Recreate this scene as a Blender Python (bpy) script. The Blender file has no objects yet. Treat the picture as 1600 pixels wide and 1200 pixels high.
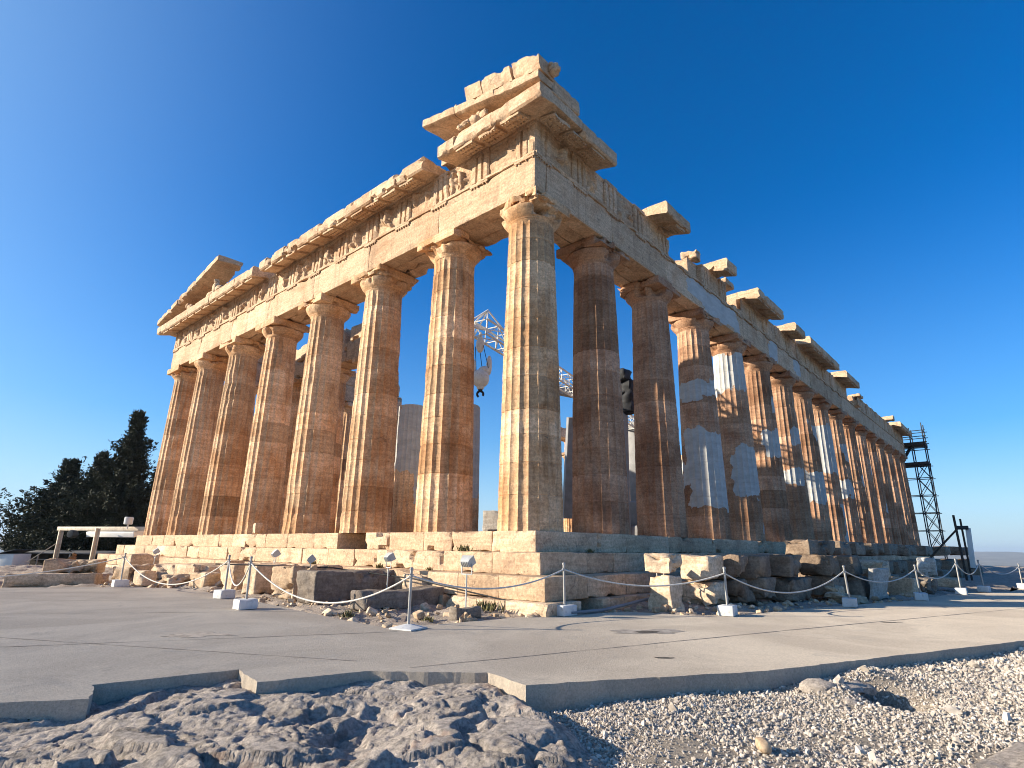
import bpy, math, random
import numpy as np
from mathutils import Vector, Matrix
S = bpy.context.scene
COL = S.collection
R = math.radians
PI = math.pi

# ------------------------------------------------------------------ camera
YAW, PIT, ROL = .7241, .2763, .0123
cam = bpy.data.cameras.new("camera")
camo = bpy.data.objects.new("camera", cam); COL.objects.link(camo)
f = Vector((math.cos(PIT)*math.cos(YAW), math.cos(PIT)*math.sin(YAW), math.sin(PIT)))
r0 = Vector((math.sin(YAW), -math.cos(YAW), 0)); u0 = r0.cross(f)
rr = math.cos(ROL)*r0 + math.sin(ROL)*u0; uu = -math.sin(ROL)*r0 + math.cos(ROL)*u0
M = Matrix((rr, uu, -f)).transposed().to_4x4(); M.translation = Vector((-12.0719, -9.793, -.4432))
camo.matrix_world = M
cam.sensor_width = 36; cam.lens = 902.13/1600*36
cam.clip_start = .1; cam.clip_end = 40000
S.camera = camo
S.cycles.filter_width = 1.0

# ------------------------------------------------------------------ light
SUN_AZ = (-.7034, .7108); SUN_EL = R(18.4)
wd = bpy.data.worlds.new("World"); S.world = wd; wd.use_nodes = True
nt = wd.node_tree
sky = nt.nodes.new('ShaderNodeTexSky'); sky.sky_type = 'NISHITA'; sky.sun_disc = False
sky.sun_elevation = SUN_EL; sky.sun_rotation = math.atan2(*SUN_AZ)
sky.altitude = 0; sky.air_density = 1.0; sky.dust_density = .3; sky.ozone_density = 3.0
hs = nt.nodes.new('ShaderNodeHueSaturation'); hs.inputs['Saturation'].default_value = 1.7; hs.inputs['Value'].default_value = 1.1
nt.links.new(sky.outputs[0], hs.inputs['Color'])
# milky air low over the horizon
tc = nt.nodes.new('ShaderNodeTexCoord'); sx = nt.nodes.new('ShaderNodeSeparateXYZ'); nt.links.new(tc.outputs['Generated'], sx.inputs[0])
def wmath(op, a, b=None, clamp=False):
    n = nt.nodes.new('ShaderNodeMath'); n.operation = op; n.use_clamp = clamp
    for i, v in enumerate((a, b)):
        if v is None: continue
        if hasattr(v, 'links'): nt.links.new(v, n.inputs[i])
        else: n.inputs[i].default_value = v
    return n.outputs[0]
low = wmath('POWER', wmath('SUBTRACT', 1.0, wmath('DIVIDE', sx.outputs['Z'], .55), True), 2.3)
dt = nt.nodes.new('ShaderNodeVectorMath'); dt.operation = 'DOT_PRODUCT'; nt.links.new(tc.outputs['Generated'], dt.inputs[0])
dt.inputs[1].default_value = (SUN_AZ[0]*math.cos(SUN_EL), SUN_AZ[1]*math.cos(SUN_EL), math.sin(SUN_EL))
side = wmath('POWER', wmath('MAXIMUM', dt.outputs['Value'], 0.0), 4.0)
fac = wmath('ADD', wmath('MULTIPLY', low, .80), wmath('MULTIPLY', side, 1.25), True)
tint = nt.nodes.new('ShaderNodeMix'); tint.data_type = 'RGBA'; tint.blend_type = 'MULTIPLY'; tint.inputs[0].default_value = 1; nt.links.new(hs.outputs[0], tint.inputs[6]); tint.inputs[7].default_value = (1, 1.0, 1.26, 1)
mx = nt.nodes.new('ShaderNodeMix'); mx.data_type = 'RGBA'; nt.links.new(fac, mx.inputs[0]); nt.links.new(tint.outputs[2], mx.inputs[6]); mx.inputs[7].default_value = (3.2, 5.1, 7.0, 1)
nt.links.new(mx.outputs[2], nt.nodes['Background'].inputs[0])
nt.nodes['Background'].inputs[1].default_value = .075
sl = bpy.data.lights.new("sun", 'SUN'); sl.energy = 5.0; sl.angle = R(.5); sl.color = (1, .90, .74)
so = bpy.data.objects.new("sun", sl); COL.objects.link(so)
sd = Vector((SUN_AZ[0]*math.cos(SUN_EL), SUN_AZ[1]*math.cos(SUN_EL), math.sin(SUN_EL)))
so.rotation_euler = sd.to_track_quat('Z', 'Y').to_euler()
S.view_settings.view_transform = 'Standard'; S.view_settings.look = 'None'
S.view_settings.exposure = .95; S.view_settings.gamma = 1

# ------------------------------------------------------------------ noise
def _h(ix, iy, iz, s):
    h = (ix.astype(np.uint32)*np.uint32(374761393) + iy.astype(np.uint32)*np.uint32(668265263)
         + iz.astype(np.uint32)*np.uint32(2147483647) + np.uint32((s*974634777) & 0xffffffff))
    h = (h ^ (h >> np.uint32(13)))*np.uint32(1274126177)
    h = (h ^ (h >> np.uint32(16)))*np.uint32(2246822519)
    h = h ^ (h >> np.uint32(15))
    return h.astype(np.float64)/4294967295.0*2 - 1
def vn(P, s=0):
    P = np.asarray(P, float); i = np.floor(P).astype(np.int64); t = P - i; t = t*t*t*(t*(t*6-15)+10)
    o = 0
    for a in (0, 1):
        for b in (0, 1):
            for c in (0, 1):
                w = (t[:, 0] if a else 1-t[:, 0])*(t[:, 1] if b else 1-t[:, 1])*(t[:, 2] if c else 1-t[:, 2])
                o = o + w*_h(i[:, 0]+a, i[:, 1]+b, i[:, 2]+c, s)
    return o
def fbm(P, s=0, oct=4, gain=.5):
    o = 0; a = 1
    for k in range(oct):
        o = o + a*vn(np.asarray(P)*(2.03**k) + 17.3*k, s+k); a *= gain
    return o
def ridged(P, s=0, oct=4):
    o = 0; a = 1
    for k in range(oct):
        o = o + a*(1-np.abs(vn(np.asarray(P)*(2.07**k) + 9.1*k, s+k))*2); a *= .5
    return o
RNG = np.random.default_rng(7)

# ------------------------------------------------------------------ mesh builder
class MB:
    def __init__(s): s.V = []; s.F = []; s.T = []; s.N = []; s.n = 0
    def add(s, V, F, tone=0., new=0.):
        V = np.asarray(V, float); k = len(V)
        for fa in (F if isinstance(F, list) else [F]):
            fa = np.asarray(fa, np.int64)
            if fa.size: s.F.append(fa + s.n)
        s.V.append(V); s.T.append(np.broadcast_to(np.asarray(tone, float), (k,))); s.N.append(np.broadcast_to(np.asarray(new, float), (k,)))
        s.n += k; return s
    def build(s, name, mat, parent=None, loc=(0, 0, 0), rz=0, sharp=38, smooth=True):
        V = np.concatenate(s.V); me = bpy.data.meshes.new(name)
        me.vertices.add(len(V)); me.vertices.foreach_set('co', V.astype(np.float32).ravel())
        li = np.concatenate([x.ravel() for x in s.F]); tot = np.concatenate([np.full(len(x), x.shape[1]) for x in s.F])
        me.loops.add(len(li)); me.loops.foreach_set('vertex_index', li.astype(np.int32))
        me.polygons.add(len(tot)); st = np.concatenate([[0], np.cumsum(tot)[:-1]])
        me.polygons.foreach_set('loop_start', st.astype(np.int32))
        try: me.polygons.foreach_set('loop_total', tot.astype(np.int32))
        except Exception: pass
        me.update(calc_edges=True); me.validate()
        if len(me.vertices) == len(V):
            for nm, A in (('tone', s.T), ('new', s.N)):
                A = np.concatenate(A)
                if np.any(A):
                    at = me.attributes.new(nm, 'FLOAT', 'POINT'); at.data.foreach_set('value', A.astype(np.float32))
        if not smooth: me.polygons.foreach_set('use_smooth', np.zeros(len(me.polygons), bool))
        else:
            me.polygons.foreach_set('use_smooth', np.ones(len(me.polygons), bool))
            me.set_sharp_from_angle(angle=R(sharp))
        me.materials.append(mat)
        o = bpy.data.objects.new(name, me); COL.objects.link(o)
        o.location = loc; o.rotation_euler = (0, 0, rz)
        if parent is not None: o.parent = parent
        return o
def thing(name, label, cat, loc=(0, 0, 0), rz=0, group=None):
    o = bpy.data.objects.new(name, None); COL.objects.link(o); o.location = loc; o.rotation_euler = (0, 0, rz)
    return tag(o, label, cat, group)
def tag(o, label, cat, group=None):
    o['label'] = label; o['category'] = cat
    if group: o['group'] = group
    return o
def kind(o, k): o['kind'] = k; return o

def rotz(V, a):
    c, s_ = math.cos(a), math.sin(a); V = np.asarray(V, float)
    return np.stack([V[:, 0]*c - V[:, 1]*s_, V[:, 0]*s_ + V[:, 1]*c, V[:, 2]], 1)
def eul(V, rx, ry, rz):
    m = np.array(Matrix.Rotation(rz, 3, 'Z') @ Matrix.Rotation(ry, 3, 'Y') @ Matrix.Rotation(rx, 3, 'X'))
    return np.asarray(V) @ m.T

def stone(d, cell=.3, r=.03, rough=.01, chip=.0, wob=0., seed=0, csize=.12, cf=2.6, thr=.26):
    """a worn block centred on the origin: rounded, rough, with edges chipped away"""
    d = np.asarray(d, float); h = d/2; r = min(r, h.min()*.8); ax = []
    for L in h:
        n = max(2, int(math.ceil((2*L-2*r)/cell))+1)
        ax.append(np.concatenate([[-L, -L+r*.4], np.linspace(-L+r, L-r, n), [L-r*.4, L]]))
    nx, ny, nz = map(len, ax)
    I = -np.ones((nx, ny, nz), np.int64); m = np.zeros_like(I, bool)
    m[[0, -1]] = 1; m[:, [0, -1]] = 1; m[:, :, [0, -1]] = 1
    I[m] = np.arange(m.sum()); g = np.argwhere(m)
    P = np.stack([ax[0][g[:, 0]], ax[1][g[:, 1]], ax[2][g[:, 2]]], 1)
    F = []
    def q(G, flip):
        a, b, c, e = G[:-1, :-1], G[1:, :-1], G[1:, 1:], G[:-1, 1:]
        o = np.stack([a, b, c, e], -1).reshape(-1, 4); F.append(o[:, ::-1] if flip else o)
    q(I[0], True); q(I[-1], False); q(I[:, 0], False); q(I[:, -1], True); q(I[:, :, 0], True); q(I[:, :, -1], False)
    e = h - np.abs(P); Q = np.clip(P, -(h-r), h-r); D = P-Q; L = np.linalg.norm(D, axis=1, keepdims=True); L[L == 0] = 1; nn = D/L
    P2 = Q + nn*r; so_ = seed*13.7
    if chip:
        es = np.sort(e, 1); k = np.exp(-(es[:, 1]/csize)**2)
        am = np.maximum(0, fbm(P*cf + so_, seed, 3)-thr)
        dv = np.sign(P)*np.exp(-e/csize); dl = np.linalg.norm(dv, axis=1, keepdims=True); dl[dl == 0] = 1
        P2 = P2 - dv/dl*(chip*am*k)[:, None]
    if rough: P2 = P2 + nn*(rough*fbm(P*3.1 + so_, seed+5, 4))[:, None]
    if wob: P2 = P2 + wob*np.stack([vn(P*.9+so_+7*i, seed+20+i) for i in range(3)], 1)
    return P2, np.concatenate(F)
def blk(mb, c, d, tone=0., new=0., rz=0, tilt=(0, 0), **k):
    V, F = stone(d, **k); V = eul(V, tilt[0], tilt[1], rz) + np.asarray(c); mb.add(V, F, tone, new); return mb
def box(mb, c, d, rx=0, ry=0, rz=0, r=.006, tone=0., new=0.):
    V, F = stone(d, cell=1e9, r=r, rough=0); mb.add(eul(V, rx, ry, rz)+np.asarray(c), F, tone, new); return mb
def tube(mb, pts, r, n=8, cap=True):
    P = np.asarray(pts, float); k = len(P); rad = np.broadcast_to(np.asarray(r, float), (k,))
    T = np.gradient(P, axis=0) if k > 2 else np.repeat((P[1:]-P[:1]), 2, 0); T /= np.linalg.norm(T, axis=1, keepdims=True)
    ref = np.array([0, 0, 1.]) if abs(T[0][2]) < .9 else np.array([1., 0, 0])
    a = np.cross(T, ref); a /= np.linalg.norm(a, axis=1, keepdims=True)+1e-9; b = np.cross(T, a)
    th = np.linspace(0, 2*PI, n, endpoint=False)
    V = (P[:, None] + rad[:, None, None]*(np.cos(th)[None, :, None]*a[:, None] + np.sin(th)[None, :, None]*b[:, None])).reshape(-1, 3)
    i = np.arange(k-1)[:, None]*n; j = np.arange(n)[None]; j2 = (j+1) % n
    F = [np.stack([i+j, i+j2, i+n+j2, i+n+j], -1).reshape(-1, 4)]
    if cap: F.append(np.arange(n)[None, ::-1]); F.append((np.arange(n)+(k-1)*n)[None])
    mb.add(V, F); return mb
def beam(mb, a, b, w, h=None):
    """square bar from a to b"""
    a = np.asarray(a, float); b = np.asarray(b, float); d = b-a; L = np.linalg.norm(d); h = h or w
    V, F = stone((w, h, L), cell=1e9, r=min(w, h)*.08, rough=0)
    m = np.array(Vector(d).to_track_quat('Z', 'Y').to_matrix()); mb.add(V @ m.T + (a+b)/2, F); return mb
def lathe(mb, prof, n=32, c=(0, 0, 0)):
    p_ = np.asarray(prof, float); k = len(p_); th = np.linspace(0, 2*PI, n, endpoint=False)
    V = np.stack([p_[:, 0, None]*np.cos(th), p_[:, 0, None]*np.sin(th), np.repeat(p_[:, 1, None], n, 1)], -1).reshape(-1, 3)+np.asarray(c)
    i = np.arange(k-1)[:, None]*n; j = np.arange(n)[None]; j2 = (j+1) % n
    mb.add(V, [np.stack([i+j, i+j2, i+n+j2, i+n+j], -1).reshape(-1, 4), np.arange(n)[None, ::-1], (np.arange(n)+(k-1)*n)[None]]); return mb
def sweep(mb, prof, s0, s1, place, cell=.25, rough=.01, chip=.0, seed=0, tone=0., new=0., sub=.2):
    """closed cross-section prof[(a,z)] swept from s0 to s1; place(a,s,z)->xyz arrays"""
    pr = np.asarray(prof, float); pts = []
    for i in range(len(pr)):
        p0, p1 = pr[i], pr[(i+1) % len(pr)]; n = max(1, int(np.linalg.norm(p1-p0)/sub))
        for t in range(n): pts.append(p0+(p1-p0)*t/n)
    pr2 = np.asarray(pts); m = len(pr2); ns = max(2, int(abs(s1-s0)/cell)+1); ss = np.linspace(s0, s1, ns)
    A = np.repeat(pr2[None], ns, 0); C = pr.mean(0)
    q = np.stack([A[..., 0].ravel(), np.repeat(ss, m), A[..., 1].ravel()], 1)
    corner = np.min(np.linalg.norm(pr2[:, None]-pr[None], axis=2), 1); kc = np.tile(np.exp(-(corner/.12)**2), ns)
    am = np.maximum(0, fbm(q*3.1+seed*3.3, seed, 3)-.30)*chip*(.12+kc)*1.1
    v2 = q[:, [0, 2]]-C; l2 = np.linalg.norm(v2, axis=1, keepdims=True); v2 = v2/np.maximum(l2, 1e-6)
    off = (rough*fbm(q*3.7+seed, seed+3, 3) - am)[:, None]*v2
    a = q[:, 0]+off[:, 0]; z = q[:, 2]+off[:, 1]; s_ = q[:, 1] + rough*1.5*vn(q*2.1+seed, seed+9)
    V = np.stack(place(a, s_, z), 1)
    i = np.arange(ns-1)[:, None]*m; j = np.arange(m)[None]; j2 = (j+1) % m
    F = [np.stack([i+j, i+j2, i+m+j2, i+m+j], -1).reshape(-1, 4), np.arange(m)[None, ::-1], (np.arange(m)+(ns-1)*m)[None]]
    mb.add(V, F, tone, new); return mb

# ------------------------------------------------------------------ materials
def nn(t, typ, **kw):
    n = t.nodes.new(typ)
    for k, v in kw.items():
        if k in n.inputs: n.inputs[k].default_value = v
        else: setattr(n, k, v)
    return n
def ramp(t, src, a, b):
    n = t.nodes.new('ShaderNodeMapRange'); n.interpolation_type = 'SMOOTHSTEP'; n.inputs['From Min'].default_value = a; n.inputs['From Max'].default_value = b
    t.links.new(src, n.inputs['Value']); return n.outputs[0]
def mix(t, fac, a, b, mode='MIX'):
    n = t.nodes.new('ShaderNodeMix'); n.data_type = 'RGBA'; n.blend_type = mode
    for sk, v in ((n.inputs[0], fac), (n.inputs[6], a), (n.inputs[7], b)):
        if hasattr(v, 'links'): t.links.new(v, sk)
        elif isinstance(v, (int, float)): sk.default_value = v
        else: sk.default_value = (*v, 1)
    return n.outputs[2]
def math_(t, op, a, b=None):
    n = t.nodes.new('ShaderNodeMath'); n.operation = op
    for i, v in enumerate((a, b)):
        if v is None: continue
        if hasattr(v, 'links'): t.links.new(v, n.inputs[i])
        else: n.inputs[i].default_value = v
    return n.outputs[0]
def noise(t, co, scale, detail=5, rough=.55, dist=0, stretch=None):
    if stretch:
        m = nn(t, 'ShaderNodeMapping'); m.inputs['Scale'].default_value = stretch; t.links.new(co, m.inputs[0]); co = m.outputs[0]
    n = nn(t, 'ShaderNodeTexNoise'); n.inputs['Scale'].default_value = scale; n.inputs['Detail'].default_value = detail
    n.inputs['Roughness'].default_value = rough; n.inputs['Distortion'].default_value = dist
    t.links.new(co, n.inputs['Vector']); return n.outputs[0]
def base_mat(name, rough=.8):
    m = bpy.data.materials.new(name); m.use_nodes = True; t = m.node_tree; b = t.nodes['Principled BSDF']
    b.inputs['Roughness'].default_value = rough; b.inputs['Specular IOR Level'].default_value = .25
    g = t.nodes.new('ShaderNodeNewGeometry'); return m, t, b, g.outputs['Position']
def bump(t, b, h, strength, dist):
    n = t.nodes.new('ShaderNodeBump'); n.inputs['Strength'].default_value = strength; n.inputs['Distance'].default_value = dist
    t.links.new(h, n.inputs['Height']); t.links.new(n.outputs[0], b.inputs['Normal'])

def marble(name, light, dark, stain=(.16, .11, .07), streak=.5, grey=.35, crack=.5, bal=(.38, .66), bscale=.6, newc=(.56, .545, .51), bd=.02, dirt=(.10, .085, .07)):
    m, t, b, P = base_mat(name, .82)
    n1 = noise(t, P, bscale, 7, .62, .4); c = mix(t, ramp(t, n1, *bal), light, dark)
    n2 = noise(t, P, 1.0, 5, .6, .6, (2.6, 2.6, .32)); c = mix(t, math_(t, 'MULTIPLY', ramp(t, n2, .5, .72), streak), c, stain)
    n3 = noise(t, P, 2.2, 6, .7, .2); c = mix(t, math_(t, 'MULTIPLY', ramp(t, n3, .55, .75), grey), c, (.27, .235, .20))
    n4 = noise(t, P, 13, 9, .78, .3); c = mix(t, 1, c, mix(t, ramp(t, n4, .34, .66), (.66, .63, .60), (1.16, 1.14, 1.10)), 'MULTIPLY')
    n6 = noise(t, P, 1.0, 6, .65, .8, (1.1, 1.1, 9)); c = mix(t, 1, c, mix(t, ramp(t, n6, .35, .65), (.84, .80, .76), (1.06, 1.05, 1.03)), 'MULTIPLY')
    n7 = noise(t, P, 5.5, 6, .7, 1.5); c = mix(t, math_(t, 'MULTIPLY', ramp(t, n7, .60, .68), .45), c, stain)
    n5 = noise(t, P, 3.4, 8, .75, 1.0); c = mix(t, math_(t, 'MULTIPLY', ramp(t, n5, .63, .70), .8), c, dirt)
    # cracks and chisel lines
    wv = nn(t, 'ShaderNodeTexVoronoi'); wv.feature = 'DISTANCE_TO_EDGE'; wv.inputs['Scale'].default_value = .55
    mp = t.nodes.new('ShaderNodeVectorMath'); mp.operation = 'ADD'; nz = nn(t, 'ShaderNodeTexNoise'); nz.inputs['Scale'].default_value = 1.4; nz.inputs['Detail'].default_value = 5
    t.links.new(P, nz.inputs['Vector']); t.links.new(P, mp.inputs[0]); t.links.new(nz.outputs[1], mp.inputs[1]); t.links.new(mp.outputs[0], wv.inputs['Vector'])
    cr = math_(t, 'MULTIPLY', math_(t, 'SUBTRACT', 1.0, ramp(t, wv.outputs[0], .0, .009)), math_(t, 'MULTIPLY', ramp(t, n3, .42, .56), crack))
    c = mix(t, cr, c, (.09, .065, .045))
    at = nn(t, 'ShaderNodeAttribute'); at.attribute_name = 'tone'
    tn = math_(t, 'ADD', 1.0, at.outputs['Fac'])
    cb = t.nodes.new('ShaderNodeCombineColor')
    for i, e in enumerate((1.0, 1.12, 1.3)): t.links.new(math_(t, 'POWER', tn, e), cb.inputs[i])
    c = mix(t, 1, c, cb.outputs[0], 'MULTIPLY')
    an = nn(t, 'ShaderNodeAttribute'); an.attribute_name = 'new'
    nf = math_(t, 'ADD', an.outputs['Fac'], math_(t, 'MULTIPLY', math_(t, 'SUBTRACT', noise(t, P, 2.6, 6, .6), .5), .7))
    nw = mix(t, ramp(t, noise(t, P, 1.3, 5, .6, .5, (1, 1, 3)), .3, .7), newc, tuple(x*.8 for x in newc))
    nw = mix(t, 1, nw, mix(t, ramp(t, n4, .3, .7), (.9, .9, .9), (1.05, 1.05, 1.05)), 'MULTIPLY')
    c = mix(t, ramp(t, nf, .49, .515), c, nw)
    t.links.new(c, b.inputs['Base Color'])
    h = math_(t, 'ADD', math_(t, 'MULTIPLY', noise(t, P, 9, 7, .7), 1.0), math_(t, 'MULTIPLY', cr, -.6))
    h = math_(t, 'ADD', h, math_(t, 'MULTIPLY', noise(t, P, 2.4, 5, .6), 1.2)); h = math_(t, 'ADD', h, math_(t, 'MULTIPLY', noise(t, P, 32, 5, .75), .5))
    bump(t, b, h, .8, bd); return m
def simple(name, col, rough=.6, metal=0., var=.15, scale=3., bd=.003, dirt=None):
    m, t, b, P = base_mat(name, rough); b.inputs['Metallic'].default_value = metal
    n = noise(t, P, scale, 6, .65)
    c = mix(t, ramp(t, n, .3, .7), tuple(x*(1-var) for x in col), tuple(min(1, x*(1+var)) for x in col))
    if dirt: c = mix(t, math_(t, 'MULTIPLY', ramp(t, noise(t, P, scale*2.3, 6, .7), .52, .68), .7), c, dirt)
    t.links.new(c, b.inputs['Base Color']); bump(t, b, noise(t, P, scale*12, 4, .6), .4, bd); return m

MCOL = marble('weathered_column_marble', (.76, .53, .335), (.56, .31, .15), stain=(.22, .115, .05), streak=.55, grey=.28, crack=.35)
MCON = marble('shaded_flank_column_marble', (.55, .345, .225), (.36, .19, .11), stain=(.20, .115, .07), streak=.5, grey=.25, crack=.35)  # darker patina copy of the column marble, with the flank's shade in its colour
MENT = marble('weathered_entablature_marble', (.67, .49, .335), (.52, .32, .19), stain=(.30, .19, .12), streak=.45, grey=.25, crack=.55, bal=(.44, .72))
MSTP = marble('weathered_step_marble', (.65, .485, .335), (.47, .325, .22), stain=(.32, .23, .17), streak=.25, grey=.35, crack=.45, bal=(.42, .75))
MBLK = marble('weathered_block_marble', (.70, .55, .40), (.52, .385, .265), stain=(.30, .23, .17), streak=.3, grey=.2, crack=.5, bscale=.9, bd=.014)
MDRK = marble('shaded_weathered_block_marble', (.37, .285, .215), (.24, .175, .13), stain=(.15, .12, .10), streak=.4, grey=.5, crack=.5, bscale=.9, bd=.03)  # weathered brown-grey, darkened further: the columns' shade is put into the colour
MGRY = marble('grey_limestone', (.30, .26, .22), (.20, .17, .15), stain=(.14, .12, .10), streak=.3, grey=.5, crack=.6, bscale=1.2, bd=.03)
MNEW = marble('fresh_white_marble', (.64, .63, .60), (.52, .51, .49), stain=(.5, .47, .43), streak=.2, grey=.1, crack=.15, bd=.008)
STEEL = simple('galvanised_steel', (.36, .35, .335), .45, .6, .12, 6)
ROPE = simple('white_rope', (.62, .58, .52), .85, 0, .2, 30, .004, (.35, .3, .25))
LAMPG = simple('grey_painted_metal', (.48, .48, .46), .5, .2, .1, 5)
LAMPL = simple('frosted_lamp_glass', (.62, .62, .6), .25, 0, .05, 5)
DARKS = simple('dark_scaffold_steel', (.045, .05, .055), .6, .4, .3, 4)
PLANK = simple('dark_timber_boards', (.07, .055, .045), .8, 0, .3, 5)
CREAM = simple('cream_crane_paint', (.74, .72, .66), .45, 0, .08, 4, .002, (.5, .42, .34))
GREYP = simple('grey_crane_paint', (.24, .235, .23), .6, 0, .15, 2)
BLACK = simple('black_rubber', (.02, .02, .022), .7, 0, .3, 3)
BEIGE = simple('beige_gantry_paint', (.60, .50, .38), .55, 0, .15, 2, .002, (.36, .25, .16))
WHITE = simple('white_painted_sheet', (.78, .76, .72), .5, 0, .06, 2)
SHEDW = simple('dark_shed_interior', (.05, .045, .04), .9, 0, .3, 2)
RUST = simple('rusty_metal', (.35, .15, .05), .8, 0, .3, 5)
FOL = simple('dark_conifer_foliage', (.040, .046, .026), .75, 0, .5, 1.3, .01)
BARK = simple('conifer_bark', (.09, .065, .045), .9, 0, .3, 4, .03)
WEED = simple('dry_weed_leaves', (.17, .15, .06), .8, 0, .45, 5)
PIPEM = simple('grey_plastic_pipe', (.22, .22, .23), .55, 0, .1, 3)

# ------------------------------------------------------------------ ground
PZ = -1.85     # pavement level
PAVE = np.array([(-16.6, 1.6), (-10.75, -2.47), (-10.16, -2.88), (-9.97, -2.25), (-8.61, -2.52), (-8.76, -3.31), (-7.63, -3.65), (-6.68, -4.70),
  (-6.85, -5.42), (-4.19, -7.05), (1.58, -9.33), (12, -13.4), (45, -26), (90, -42), (90, -14), (31, -9.6), (18.7, -8.7), (14.5, -7.1), (10.0, -6.55), (7.2, -5.75),
  (4.54, -5.0), (2.2, -4.55), (1.0, -3.9), (.6, -2.3), (-1.0, -1.75), (-2.6, -1.25), (-4.0, -1.05), (-5.2, -.75), (-4.95, 2.0), (-4.65, 4.4), (-4.3, 8.0), (-4.1, 11.1), (-5.0, 12.9), (-8.3, 15.2), (-16, 20), (-34, 34), (-60, 30), (-40, 12)])
def inpoly(X, Y, poly):
    ins = np.zeros(X.shape, bool); n = len(poly)
    for i in range(n):
        x0, y0 = poly[i]; x1, y1 = poly[(i+1) % n]
        c = ((y0 > Y) != (y1 > Y)) & (X < (x1-x0)*(Y-y0)/((y1-y0) if y1 != y0 else 1e-9)+x0); ins ^= c
    return ins
def dpoly(X, Y, poly):
    d = np.full(X.shape, 1e9); n = len(poly)
    for i in range(n):
        a = poly[i]; b = poly[(i+1) % n]; ab = b-a; L = ab@ab
        t = np.clip(((X-a[0])*ab[0]+(Y-a[1])*ab[1])/L, 0, 1)
        d = np.minimum(d, np.hypot(X-a[0]-t*ab[0], Y-a[1]-t*ab[1]))
    return np.where(inpoly(X, Y, poly), -d, d)
def hfield(xs, ys, zf, mask=None):
    X, Y = np.meshgrid(xs, ys, indexing='ij'); Z = zf(X.ravel(), Y.ravel()).reshape(X.shape)
    V = np.stack([X, Y, Z], -1).reshape(-1, 3); ny = len(ys); i = np.arange(len(xs)-1)[:, None]*ny; j = np.arange(ny-1)[None]
    F = np.stack([i+j, i+ny+j, i+ny+j+1, i+j+1], -1).reshape(-1, 4)
    if mask is not None:
        mv = mask(X.ravel(), Y.ravel()); F = F[mv[F].all(1)]; u = np.unique(F); mp = np.zeros(len(V), np.int64); mp[u] = np.arange(len(u)); V = V[u]; F = mp[F]
    return V, F

def concrete():
    m, t, b, P = base_mat('pale_concrete', .85); b.inputs['Diffuse Roughness'].default_value = .6
    c = mix(t, ramp(t, noise(t, P, .35, 7, .65, .8), .35, .65), (.46, .385, .305), (.59, .50, .395))
    c = mix(t, math_(t, 'MULTIPLY', ramp(t, noise(t, P, 1.5, 7, .7, .5), .54, .72), .45), c, (.36, .32, .28))
    c = mix(t, 1, c, mix(t, ramp(t, noise(t, P, 38, 4, .8), .3, .7), (.80, .79, .78), (1.14, 1.13, 1.12)), 'MULTIPLY')
    c = mix(t, math_(t, 'MULTIPLY', ramp(t, noise(t, P, .8, 8, .75, 1.2), .60, .70), .5), c, (.30, .255, .215))
    c = mix(t, math_(t, 'MULTIPLY', ramp(t, noise(t, P, 2.8, 7, .7, .6, (1, .35, 1)), .58, .74), .35), c, (.60, .54, .46))
    sp = nn(t, 'ShaderNodeTexVoronoi'); sp.inputs['Scale'].default_value = 26; t.links.new(P, sp.inputs['Vector'])
    c = mix(t, math_(t, 'MULTIPLY', math_(t, 'SUBTRACT', 1.0, ramp(t, sp.outputs[0], .08, .2)), .4), c, (.22, .19, .17))
    t.links.new(c, b.inputs['Base Color']); bump(t, b, math_(t, 'ADD', noise(t, P, 70, 5, .75), math_(t, 'MULTIPLY', noise(t, P, 1.2, 3, .5), .3)), .9, .014); return m
CONC = concrete()
def rockmat(name, a, b_, c_, sc=1.0, bd=.05):
    m, t, b, P = base_mat(name, .9)
    c = mix(t, ramp(t, noise(t, P, 1.1*sc, 8, .68, .5), .3, .7), a, b_)
    c = mix(t, math_(t, 'MULTIPLY', ramp(t, noise(t, P, 4*sc, 8, .7, .4), .5, .66), .7), c, c_)
    c = mix(t, 1, c, mix(t, ramp(t, noise(t, P, 22*sc, 6, .75), .3, .7), (.52, .51, .50), (1.25, 1.22, 1.18)), 'MULTIPLY')
    c = mix(t, math_(t, 'MULTIPLY', ramp(t, noise(t, P, 2.3*sc, 5, .6), .6, .72), .5), c, (.36, .22, .16))
    t.links.new(c, b.inputs['Base Color'])
    bump(t, b, math_(t, 'ADD', noise(t, P, 16*sc, 10, .78, .4), math_(t, 'MULTIPLY', noise(t, P, 55*sc, 5, .7), .35)), .9, bd); return m
ROCK = rockmat('grey_limestone_bedrock', (.46, .395, .34), (.60, .52, .455), (.23, .205, .18), 1.0, .055)
RUBM = rockmat('stony_earth', (.42, .35, .29), (.54, .45, .37), (.26, .21, .17), 1.6)
GRAV = rockmat('gravel_earth', (.42, .355, .285), (.50, .43, .355), (.30, .25, .20), 3)

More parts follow.
